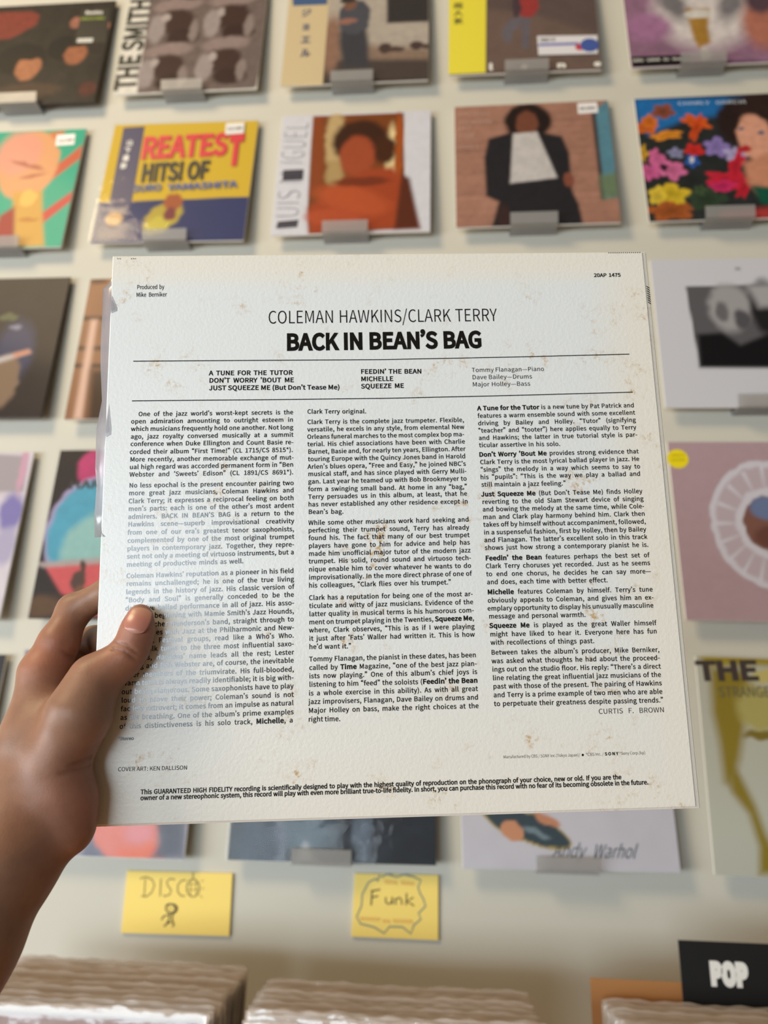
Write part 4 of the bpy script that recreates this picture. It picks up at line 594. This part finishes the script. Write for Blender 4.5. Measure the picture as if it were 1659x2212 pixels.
EXTRA = {
'1a':[('q','hype_sticker',[(756,923),(967,917),(992,567),(755,573)],(22,22,20)),('t','lettering','Beatles',786,868,920,863,32,(236,234,226),0.008,0),('t','lettering','HEADSTONES',762,807,943,804,24,(150,170,60),0.01,0),('q','sticker_strip',[(774,618),(892,615),(892,573),(775,577)],(190,190,185))],
'1b':[('t','title_lettering','THE SMITHS',138,40,131,1054,141,(36,38,34),0.018,0)],
'1c':[('q','paper_band',[(-3,1128),(291,1105),(289,-6),(1,-6)],(200,181,142)),('q','band_stripe',[(7,1029),(269,1009),(279,770),(32,774)],(54,84,128)),('t','lettering','ジ',96,662,169,661,66,(48,70,112),0.01,0),('t','lettering','ョ',103,528,175,528,66,(48,70,112),0.01,0),('t','lettering','エ',109,397,181,396,65,(48,70,112),0.01,0),('t','lettering','ル',116,267,187,267,64,(48,70,112),0.01,0)],
'1d':[('q','paper_band',[(-2,1004),(263,985),(244,12),(-10,9)],(230,216,58)),('t','lettering','超',32,635,96,636,45,(96,92,40),0.01,0),('t','lettering','人',32,558,95,558,45,(96,92,40),0.01,0),('t','lettering','気',32,481,95,481,44,(96,92,40),0.01,0),('t','title_lettering','l',263,32,293,31,52,(236,234,226),0.02,0),('t','title_lettering','o',479,29,518,27,42,(236,234,226),0.03,0),('t','title_lettering','n',712,29,769,26,42,(236,234,226),0.03,0),('t','title_lettering','e',952,28,994,26,42,(236,234,226),0.03,0),('q','store_sticker',[(593,323),(991,307),(983,136),(595,145)],(224,222,226)),('q','sticker_strip',[(599,248),(865,246),(864,224),(598,227)],(96,104,180)),('c','sticker_disc',[(869,202),(899,201)],(196,60,66)),('c','sticker_disc',[(933,216),(994,212)],(60,86,160)),('t','lettering','超盤人気',609,269,714,267,25,(22,20,20),0,0)],
'1e':[('q','title_label',[(5,101),(378,98),(372,11),(12,8)],(16,15,18)),('t','lettering','SERU GIRAN En Vivo 1',13,54,362,53,21,(236,234,226),0.008,0)],
'2a':[('q','price_sticker',[(797,950),(927,955),(935,860),(805,854)],(228,226,224)),('t','lettering','$12.990',819,882,923,889,26,(22,20,20),0.01,0)],
'2b':[('q','paper_band',[(65,971),(213,977),(225,351),(202,38),(58,23),(75,317)],(50,50,90)),('c','band_seal',[(131,191),(187,189)],(190,152,104)),('t','lettering','山',110,812,155,815,41,(236,234,226),0.012,0),('t','lettering','下',107,743,152,746,41,(236,234,226),0.012,0),('t','lettering','達',105,675,149,677,41,(236,234,226),0.012,0),('t','lettering','郎',102,607,146,610,41,(236,234,226),0.012,0),('t','title_lettering','REATES',225,691,814,706,176,(208,46,56),0.02,0),('t','title_lettering','T',829,626,916,627,229,(208,46,56),0.03,0),('t','title_lettering','HITS! OF',256,492,713,505,143,(40,38,26),0.018,0),('t','title_lettering','SURO',220,404,412,410,53,(54,88,150),0.012,0),('t','title_lettering','YAMASHITA',453,409,913,422,52,(54,88,150),0.012,0),('q','price_sticker',[(781,971),(908,974),(911,879),(786,872)],(232,230,226)),('t','lettering','$12.990',797,908,898,912,25,(22,20,20),0.01,0)],
'2c':[('q','letter_box',[(37,108),(170,118),(165,60),(33,53)],(50,48,62)),('q','letter_box',[(41,525),(175,527),(175,439),(42,437)],(50,48,62)),('t','title_lettering','LUIS M',166,49,170,520,149,(96,94,104),-0.012,0),('t','title_lettering','IGUEL',170,566,186,933,158,(116,114,122),-0.012,0)],
'2d':[('q','price_sticker',[(803,982),(928,983),(930,894),(802,890)],(228,225,225)),('t','lettering','$9.990',813,921,914,923,24,(22,20,20),0.01,0),('t','title_lettering','MICHAEL',21,912,239,911,33,(206,186,172),-0.01,0.2),('t','title_lettering','JACKSON',20,839,243,838,33,(206,186,172),-0.01,0.2),('t','title_lettering','OFF',19,783,110,790,33,(206,186,172),-0.01,0.2),('t','title_lettering','THE',19,712,138,717,33,(206,186,172),-0.01,0.2),('t','title_lettering','WALL',18,626,160,630,33,(206,186,172),-0.01,0.2)],
'2e':[('t','title_lettering','CHARLY',271,930,471,926,26,(220,232,240),-0.002,0),('t','title_lettering','GARCIA',508,924,698,921,26,(220,232,240),-0.002,0)],
'3e':[('t','title_lettering','x',484,916,521,916,24,(120,120,126),0.01,0)],
'4b':[('t','title_lettering','HARR',93,754,344,762,49,(20,26,34),0.012,0)],
'4e':[('c','hype_sticker',[(48,896),(105,896)],(226,206,20)),('t','lettering','PARENTAL',13,910,89,913,10,(120,104,10),0,0),('t','lettering','EDITION',12,882,84,885,10,(120,104,10),0,0)],
'5d':[('t','title_lettering','Andy',418,56,567,57,60,(36,56,58),-0.002,0.42),('t','title_lettering','Warhol',601,57,799,58,59,(36,56,58),-0.002,0.42)],
'5e':[('t','title_lettering','THE',4,880,299,896,89,(58,46,40),0.022,0),('t','title_lettering','STRANGE',95,801,347,813,49,(96,92,64),0.002,0)]}
COVERS = [('1a',[-9108,-260,26866],12),('1b',[-5543,-260,27040],22),('1c',[-1886,-260,27079],8),('1d',[1691,-260,27169],-32),('1e',[5437,-260,27164],0),('2a',[-9247,-260,23133],9),('2b',[-5509,-260,23190],-53),('2c',[-1822,-260,23271],4),('2d',[1822,-260,23340],38),('2e',[5487,-260,23356],25),('3a',[-9017,-260,19377],-7),('3b',[-5417,-260,19329],50),('3e',[5445,-260,19439],-47),('4a',[-9101,-260,15589],0),('4b',[-5454,-260,15621],12),('4e',[5439,-260,15709],-39),('5a',[-8941,-260,11875],0),('5b',[-5482,-260,11964],0),('5c',[-1664,-260,12003],58),('5d',[1871,-260,12015],99),('5e',[5484,-260,11993],-159)]
LABEL = {
 '1a': 'dark cover with two hooded faces and a black sticker, top left on the wall',
 '1b': 'white cover with brown mottled photograph and bold lettering running up its side',
 '1c': 'plaster coloured cover with a standing figure in a suit and a tan paper band',
 '1d': 'brown cover with a yellow paper band and a white store sticker',
 '1e': 'purple cover with a white glow and gold shape, last in the top row',
 '2a': 'green cover with red stripes and a pale peach head, half out of view',
 '2b': 'yellow and navy cover with red block capitals and a dark blue paper band',
 '2c': 'white cover with an orange brown portrait and grey lettering up its side',
 '2d': 'brick coloured cover with a dark suit and white shirt, small price sticker',
 '2e': 'cover of bright flowers and a pale face, last in the second row',
 '3a': 'black cover with a slanting pale stick, cut off beside the held sleeve',
 '3b': 'brown shelf patterned cover half hidden behind the held sleeve',
 '3e': 'white cover with a black and white square photograph',
 '4a': 'pale lilac and grey cover at the far left, cut off',
 '4b': 'black cover with a large blue and red oval behind the hand',
 '4e': 'dusty pink cover with a pale wheel and round yellow sticker',
 '5a': 'dark grey cover, only a sliver of its corner showing left of the hand',
 '5b': 'cover with an orange face shape, low on the wall above the disco note',
 '5c': 'glossy navy cover in clear plastic, low on the wall under the held sleeve',
 '5d': 'white cover with a dark oval and a handwritten signature in clear plastic',
 '5e': 'cream and olive cover with dark capitals, lowest at the right edge'}
WRAPPED = {'1c', '2b', '4b', '5b', '5c', '5d', '5e', '1d'}
CS = .315; N = 112; PRINT = .77
gu, gv = np.meshgrid((np.arange(N)) / (N - 1), (np.arange(N)) / (N - 1), indexing='ij')
def vnoise(k, seed):
    r = np.random.RandomState(seed); k = max(2, int(k)); g = r.rand(k + 2, k + 2)
    x = gu * k; y = gv * k; i = x.astype(int); j = y.astype(int); fx = x - i; fy = y - j; fx = fx*fx*(3-2*fx); fy = fy*fy*(3-2*fy)
    return (g[i, j]*(1-fx) + g[i+1, j]*fx)*(1-fy) + (g[i, j+1]*(1-fx) + g[i+1, j+1]*fx)*fy
def paint(lst, seed):
    img = np.zeros((N, N, 3))
    wx = (vnoise(26, seed+5) - .5)*.016; wy = (vnoise(26, seed+9) - .5)*.016
    for it in lst:
        k = it[0]
        if k == 'b': img[:] = lin(it[1])
        elif k == 'e':
            _, cx, cy, ru, rv, c, soft, ang = it
            a = math.radians(ang); dx = gu - cx/1000 + wx; dy = gv - cy/1000 + wy
            X = (dx*math.cos(a) - dy*math.sin(a)) / (max(ru, 1)/1000); Y = (dx*math.sin(a) + dy*math.cos(a)) / (max(rv, 1)/1000)
            rr = np.sqrt(X*X + Y*Y); cc_ = np.array(lin(c))
            if soft < 0:    # flower: five petals, darker towards its heart
                th = np.arctan2(Y, X); rr = rr / (.62 + .38*np.abs(np.cos(2.5*th + cx))); soft = .2
                cc_ = cc_ * (.55 + .6*np.clip(rr, 0, 1) * (.75 + .25*np.cos(17*th)))[..., None]
            w = np.clip((1 - rr) / max(soft, .02) + .5, 0, 1)[..., None]
            img = img*(1-w) + cc_*w
        elif k == 'p':
            pts = np.array(it[1]) / 1000; ins = np.zeros((N, N), bool); dist = np.full((N, N), 9.)
            for (x0, y0), (x1, y1) in zip(pts, np.roll(pts, -1, 0)):
                c1 = (y0 > gv) != (y1 > gv)
                ins ^= c1 & (gu < (x1-x0)*(gv-y0)/np.where(y1 == y0, 1e-9, y1-y0) + x0)
                ex, ey = x1-x0, y1-y0; t = np.clip(((gu-x0)*ex + (gv-y0)*ey) / (ex*ex+ey*ey+1e-12), 0, 1)
                dist = np.minimum(dist, np.hypot(gu-x0-t*ex, gv-y0-t*ey))
            sd = np.where(ins, dist, -dist)
            w = np.clip(sd / max(it[3], .004) + .5, 0, 1)[..., None]
            img = img*(1-w) + np.array(lin(it[2]))*w
        elif k == 'n':
            q = .6*vnoise(it[1], seed) + .4*vnoise(it[1]*2.3, seed+1)
            img = img * (1 + (q - .5)*2*it[2])[..., None]
        elif k == 'h':
            img = img * (1 + it[2]*(((gv*it[1]) % 1 > .82)*.8 + ((np.floor(gv*it[1])*7.3) % 1 - .5)))[..., None]
    return np.clip(img * PRINT, 0, 1)
LEAN = math.asin(.014 / CS)
coverobj = {}
for n, loc, rr in COVERS:
    o = empty('record_cover', [v / 1e4 for v in loc])
    o.rotation_euler = (-LEAN, -math.radians(rr / 100), 0)
    tag(o, LABEL[n], 'record cover', 'record covers displayed on the wall')
    coverobj[n] = o
    h = CS / 2
    mb = MB(); mb.box((-h, .0002, 0), (h, .0042, CS))
    mb.build('cover_card', M['board'] if n not in ('1a', '3a', '4b', '5c') else M['dark_board'], o, bevel=.0008)
    img = paint(ART[n], int(ord(n[0])*7 + ord(n[1])))
    me = bpy.data.meshes.new('printed_front')
    e = h - .0006
    V = np.stack([(gu - .5)*2*e, np.zeros_like(gu), gv*2*e + .0006], -1).reshape(-1, 3)
    I_ = np.arange(N*N).reshape(N, N)
    F = np.stack([I_[:-1, :-1], I_[1:, :-1], I_[1:, 1:], I_[:-1, 1:]], -1).reshape(-1, 4)
    me.from_pydata(V.tolist(), [], F.tolist()); me.update()
    ca = me.color_attributes.new('print', 'FLOAT_COLOR', 'POINT'); ca.data.foreach_set('color', np.concatenate([img.reshape(-1, 3), np.ones((N*N, 1))], 1).ravel())
    me.materials.append(M['print']); link(bpy.data.objects.new('printed_front', me), o)
    holder = o
    for k, it in enumerate(EXTRA.get(n, [])):
        y = -.0004 - .00025*k
        U = lambda p: ((p[0]/1000 - .5)*CS, p[1]/1000*CS)
        if it[0] == 't':
            _, nm, t, a, b, c, d, cap, colr, wt, sl = it
            mb = MB(); set_text(mb, t, U((a, b)), U((c, d)), cap/1000*CS, wt, .8 if 'LUIS' in t or 'IGUEL' in t else 1.0, 0, y, sl)
            mb.build(nm, inkmat(colr), holder if nm == 'lettering' else o)
        elif it[0] == 'q':
            mb = MB(); q = [U(p) for p in it[2]]
            q = [(min(max(x, -h-.0004), h+.0004), min(max(z, -.0004), CS+.0004)) for x, z in q]
            mb.slab(q[::-1], y, y + .0002)
            if it[1] in ('price_sticker', 'paper_band', 'hype_sticker', 'title_label', 'store_sticker'): holder = mb.build(it[1], inkmat(it[3]), o)
            else: mb.build(it[1], inkmat(it[3]), holder)
        elif it[0] == 'c':
            c, r_ = U(it[2][0]), abs(U(it[2][1])[0] - U(it[2][0])[0])
            mb = MB(); mb.slab([(c[0] + r_*math.cos(i*math.pi/12), c[1] + r_*math.sin(i*math.pi/12)) for i in range(24)], y, y + .0002); c_ = mb.build(it[1], inkmat(it[3]), holder)
            if it[1] == 'hype_sticker': holder = c_
    if n in WRAPPED:
        mb = MB(); G = 9; w = h + .0025; y0 = -.0045
        for i in range(G):
            for j in range(G):
                u, v = i/(G-1), j/(G-1)
                mb.v.append(((u-.5)*2*w, y0 - .0035*math.sin(math.pi*u)*(1-v)**3 + random.uniform(-.0005, .0005), -.0004 + v*(CS + .003)))
        mb.f = [(i*G+j, (i+1)*G+j, (i+1)*G+j+1, i*G+j+1) for i in range(G-1) for j in range(G-1)]
        mb.build('plastic_sleeve', M['plastic'], o, True)

# ------------------------------------------------------------------ acrylic clips
def clip_mesh():
    prof = [(0, .012), (0, -.0042), (-.0365, -.0042), (-.0415, .0190), (-.0390, .0196), (-.0345, -.0018), (-.0022, -.0018), (-.0022, .012)]   # (y, z)
    n = len(prof); w = .045
    mb = MB(); mb.add([(-w, y, z) for y, z in prof] + [(w, y, z) for y, z in prof],
        [(0, 1, 6, 7), (1, 2, 5, 6), (2, 3, 4, 5), (n+7, n+6, n+1, n), (n+6, n+5, n+2, n+1), (n+5, n+4, n+3, n+2)] + [(i, i+n, (i+1) % n + n, (i+1) % n) for i in range(n)])
    return mb
clip0 = None
for (x, z), n in [([-9241,26866],'1a'),([-5591,27040],'1b'),([-1922,27079],'1c'),([1729,27169],'1d'),([5288,27164],'1e'),([-8956,23133],'2a'),([-5513,23190],'2b'),([-1910,23271],'2c'),([1740,23340],'2d'),([5381,23356],'2e'),([5521,19439],'3e'),([-1793,12002],'5c'),([1819,12014],'5d')]:
    if clip0 is None: clip0 = c = clip_mesh().build('wall_clip', M['acrylic'])
    else: c = clip0.copy(); COL.objects.link(c)
    c.location = (x/1e4, -.0001, z/1e4 + .0005)
    tag(c, 'small frosted acrylic ledge under the ' + LABEL[n].split(',')[0].split(' with ')[0].split(' half ')[0] + {'1a': ' with hooded faces', '1b': ' with mottled photograph', '1c': ' with a tan band', '1d': ' with a yellow band', '2c': ' with orange portrait', '3e': ' with square photograph', '5d': ' with signature', '2e': ''}.get(n, ''), 'clip', 'acrylic clips under the covers')

# ------------------------------------------------------------------ yellow notes
def ribbon(mb, pts, w, y):
    P = np.array(pts, float)
    d = np.gradient(P, axis=0); d /= np.linalg.norm(d, axis=1)[:, None] + 1e-9; nn = np.stack([-d[:, 1], d[:, 0]], 1) * w / 2
    L, R_ = P + nn, P - nn; n = len(P)
    mb.add([(x, y, z) for x, z in L] + [(x, y, z) for x, z in R_], [(i, i+1, i+1+n, i+n) for i in range(n-1)])
for nm, (x, z), quad, strokes in [('disco',[-4855,10901],[(0,856),(1659,875),(1685,22),(21,0)],[(2.2,(112,102,62),[(301,756),(317,511)]),(2.4,(112,102,62),[(220,753),(312,782),(412,747),(458,671),(427,567),(347,506),(272,516)]),(2.4,(112,102,62),[(549,765),(564,520)]),(2.4,(112,102,62),[(769,760),(695,770),(642,723),(670,666),(727,616),(713,551),(636,523),(612,541)]),(2.4,(112,102,62),[(944,759),(872,750),(821,684),(831,594),(888,539),(953,541)]),(2.2,(112,102,62),[(1166,658),(1162,608),(1142,566),(1108,540),(1067,533),(1025,547),(990,580),(968,625),(963,676),(975,723),(1003,758),(1041,775),(1084,771),(1123,747),(1152,707),(1166,658)]),(2,(112,102,62),[(1041,873),(1052,776)]),(1.1,(112,102,62),[(973,696),(1145,715)]),(1.1,(112,102,62),[(973,625),(1160,638)]),(1.1,(112,102,62),[(1017,762),(1033,544)]),(1.1,(112,102,62),[(1097,765),(1126,547)]),(1.1,(112,102,62),[(1178,748),(1220,769)]),(1.1,(112,102,62),[(1195,652),(1239,654)]),(1.1,(112,102,62),[(1183,556),(1223,525)]),(2.6,(74,64,44),[(828,365),(819,333),(788,311),(744,305),(702,317),(675,343),(671,375),(692,403),(731,418),(776,415),(812,395),(828,365)]),(2.2,(74,64,44),[(665,397),(706,424),(807,421),(841,384)]),(1.6,(74,64,44),[(712,367),(743,355)]),(1.6,(74,64,44),[(770,369),(800,364)]),(2.4,(74,64,44),[(742,298),(739,203)]),(2.4,(74,64,44),[(785,300),(789,205)]),(2.6,(74,64,44),[(731,203),(703,139),(669,119)]),(2.6,(74,64,44),[(789,205),(825,144),(799,118)]),(2.4,(74,64,44),[(723,278),(647,250),(623,205)]),(2.4,(74,64,44),[(794,287),(846,334),(846,397)]),(2.4,(74,64,44),[(708,158),(777,180)])]),('funk',[-1334,10991],[(17,851),(1279,870),(1281,2),(0,0)],[(3.2,(120,134,120),[(365,759),(392,841),(428,817),(507,859),(651,824),(758,861),(902,840),(1017,792),(975,700),(1004,620),(1055,542),(1091,448),(986,348),(1022,271),(918,188),(877,74),(753,157),(559,155),(483,64),(329,140),(126,176),(66,266),(132,412),(141,573),(229,738),(336,791),(365,759)]),(3,(62,60,40),[(287,623),(278,427)]),(2.8,(62,60,40),[(269,619),(411,647)]),(2.6,(62,60,40),[(286,536),(382,556)]),(2.6,(62,60,40),[(493,547),(498,473),(538,452),(580,480),(589,554),(598,451)]),(2.6,(62,60,40),[(645,450),(639,539),(654,521),(699,551),(728,523),(737,453)]),(2.6,(62,60,40),[(805,613),(801,449)]),(2.6,(62,60,40),[(906,559),(814,501),(918,447)]),(1.6,(206,128,60),[(480,779),(501,727),(520,778),(541,725),(560,776),(581,724),(600,775),(621,722),(639,773),(660,721)]),(1.6,(206,128,60),[(724,772),(745,726),(765,770),(787,724),(807,769),(828,723),(848,767),(869,721),(889,766),(911,720)]),(1.6,(206,128,60),[(123,271),(149,220),(172,271),(198,220),(220,271),(246,220),(269,270),(295,220),(317,270),(343,219),(366,270),(392,219),(414,270)]),(1.6,(206,128,60),[(458,249),(480,204),(500,248),(522,204),(543,247),(565,203)]),(1.6,(206,128,60),[(613,261),(640,205),(664,262),(691,206),(716,263),(743,207),(767,264),(794,208),(818,265),(845,208),(870,265),(896,209)])])]:
    o = empty('sticky_note', (x/1e4, 0, z/1e4))
    q = [(a/1e4, b/1e4) for a, b in quad]
    mb = MB(); mb.slab(q[::-1], -.0045, -.0002); pad = mb.build('note_pad', M['note'], o, bevel=.0004)
    by = {}
    for k, (w, colr, pts) in enumerate(strokes):
        mb = by.setdefault((tuple(colr), k if colr[0] > 200 else 0), MB()); ribbon(mb, [(a/1e4, b/1e4) for a, b in pts], w * .00074, -.0047 - .00003*k)
    for (colr, _), mb in by.items(): mb.build('pencil_lettering', inkmat(colr, .7), pad)
    tag(o, {'disco': 'yellow note reading DISCO with a small pencil doodle of a dancing figure', 'funk': 'yellow note reading Funk inside a wavy hand drawn cloud'}[nm], 'note', 'yellow handwritten notes')

# ------------------------------------------------------------------ record bin with bagged records
Z0 = 1.35
bin_ = empty('record_bin', (0, -.34, 0)); tag(bin_, 'long pine record bin standing against the wall under the yellow notes', 'record bin')
def panel(nm, a, b):
    mb = MB(); mb.box((a[0], a[1] + .34, a[2]), (b[0], b[1] + .34, b[2])); mb.build(nm, M['wood'], bin_, bevel=.002)
panel('back_panel', (-.95, -.062, 0), (.95, -.044, .95)); panel('front_panel', (-.95, -.62, 0), (.95, -.602, .92))
panel('bottom_panel', (-.932, -.602, .735), (.932, -.062, .753))
for x in (-.95, .932): panel('side_panel', (x, -.602, 0), (x + .018, -.062, .93))
for x in (-.242, .130): panel('divider', (x, -.60, .753), (x + .012, -.064, .89))
RB = [mat('record_edge_%d' % i, c, .5) for i, c in enumerate([(176, 160, 146), (120, 104, 92), (206, 196, 184), (90, 76, 70), (160, 120, 84), (150, 150, 158)])]
def wavy(top, seed):
    r = random.Random(seed); G = 44; w = .161; mb = MB()
    ph = [r.uniform(0, 6.28) for _ in range(8)]
    rows = [.02, .20, top - .006, top + .001, top + .0055, top + .0085 ]
    for side in (-1, 1):
        base = len(mb.v)
        for k, z in enumerate(rows):
            for i in range(G + 1):
                u = i / G; a = max(0, (k - 1) / 4)
                wob = .0011*math.sin(u*23 + ph[0]) + .0008*math.sin(u*51 + ph[1] + side) + .0007*math.sin(u*97 + ph[2])
                dz = (.0016*math.sin(u*9 + ph[3]) + .0012*math.sin(u*31 + ph[4]) + .0012*math.sin(u*70 + ph[5])) if k >= 4 else 0
                mb.v.append(((u - .5)*2*w, side*(.0026 if k < 3 else (.0018 if k == 3 else .0009)) + a*wob*.4, z + dz*.6))
        for k in range(len(rows) - 1):
            for i in range(G):
                q = (base + k*(G+1) + i, base + k*(G+1) + i + 1, base + (k+1)*(G+1) + i + 1, base + (k+1)*(G+1) + i)
                mb.f.append(q if side < 0 else q[::-1])
    n2 = len(mb.v) // 2
    for k in range(len(rows) - 1):
        for i in (0, G):
            mb.f.append((k*(G+1)+i, (k+1)*(G+1)+i, n2+(k+1)*(G+1)+i, n2+k*(G+1)+i))
    return mb
bagm = [wavy(.3145, s).build('plastic_bag', M['bag'], None, True).data for s in range(7)]
for m_ in bagm:
    for ob in [o for o in bpy.data.objects if o.data is m_]: bpy.data.objects.remove(ob)
cardm = []
for m_ in RB:
    mb = MB(); mb.box((-.1565, -.0016, 0), (.1565, .0016, .3135)); ob = mb.build('card', m_); cardm.append(ob.data); bpy.data.objects.remove(ob)
ORD = ('second third fourth fifth sixth seventh eighth ninth tenth eleventh twelfth thirteenth fourteenth fifteenth sixteenth seventeenth '
       'eighteenth nineteenth twentieth twenty-first twenty-second twenty-third twenty-fourth twenty-fifth twenty-sixth twenty-seventh twenty-eighth '
       'twenty-ninth thirtieth thirty-first thirty-second thirty-third thirty-fourth thirty-fifth').split()
WHERE = ['below the DISCO note', 'below the Funk note', 'in front of the POP card']
FRONT = [(120, 74, 92), (70, 66, 80), (130, 124, 122)]
for s, (xc, y0, y1, zt, lab) in enumerate([
    (-.4125, -.137, -.327, 1.082, 'bagged record packed in the bin below the DISCO note, plastic top edge showing'),
    (-.0545, -.178, -.324, 1.082, 'bagged record packed in the bin below the Funk note, plastic top edge showing'),
    (.3525, -.206, -.345, 1.082, 'bagged record packed in the bin in front of the POP card')]):
    n = int(round((y0 - y1) / .0062))
    for k in range(n + 1):
        y = y0 + (y1 - y0) * k / n
        last = k == n
        o = bpy.data.objects.new('bagged_record', cardm[random.choice([0, 0, 1, 2, 2, 3, 4, 5])])
        COL.objects.link(o)
        dz = random.uniform(-.003, .003) - (.004 if k % 5 == 4 else 0)
        o.location = (xc + random.uniform(-.0035, .0035) + .006*(k/n - .5), y, .7532)
        o.scale = (1, 1, (zt - .0085 - .753 + dz) / .3135)
        if last: lab2 = lab.replace('bagged record packed', 'front bagged record').replace(', plastic top edge showing', ', its face showing')
        tag(o, lab2 if last else '%s bagged record from the front in the stack %s' % (ORD[n - k - 1], WHERE[s]), 'record', 'bagged records in the bin')
        b = bpy.data.objects.new('plastic_bag', bagm[random.randrange(7)]); COL.objects.link(b); b.parent = o
        if last:
            mb = MB(); mb.slab([(-.155, .001), (.155, .001), (.155, .3125), (-.155, .3125)], -.0020, -.0017)
            f = mb.build('cover_face', inkmat(FRONT[s]), o)
# divider cards
def card(nm, m, x0, x1, z0, z1, y, th, label):
    mb = MB(); mb.box((x0, 0, 0), (x1, th, z1 - z0)); o = mb.build(nm, m, bevel=.0003); o.location = (0, y, z0)
    return tag(o, label, 'divider card')
DV = [0.1804,1.1022,0.287,1.1492,0.3216,1.1049,0.3641,0.0206]
card('divider_card', M['kraft'], DV[0], DV[0] + .33, .7532, DV[1], -.186, .002, 'plain brown cardboard divider behind the black POP card')
pop = empty('divider_card', (DV[2], -.194, .7532)); tag(pop, 'black divider card with white POP lettering', 'divider card')
mb = MB(); mb.box((0, 0, 0), (.33, .0022, DV[3] - .7532)); mb.build('card_board', M['black_card'], pop, bevel=.0003)
mb = MB(); x0, z0, x1, cap = DV[4:8]
set_text(mb, 'POP', (x0 - DV[2], z0 - .7532), (x1 - DV[2], z0 - .7532), cap, .046, .74, .05, -.0004); mb.build('lettering', inkmat((222, 218, 212)), pop)
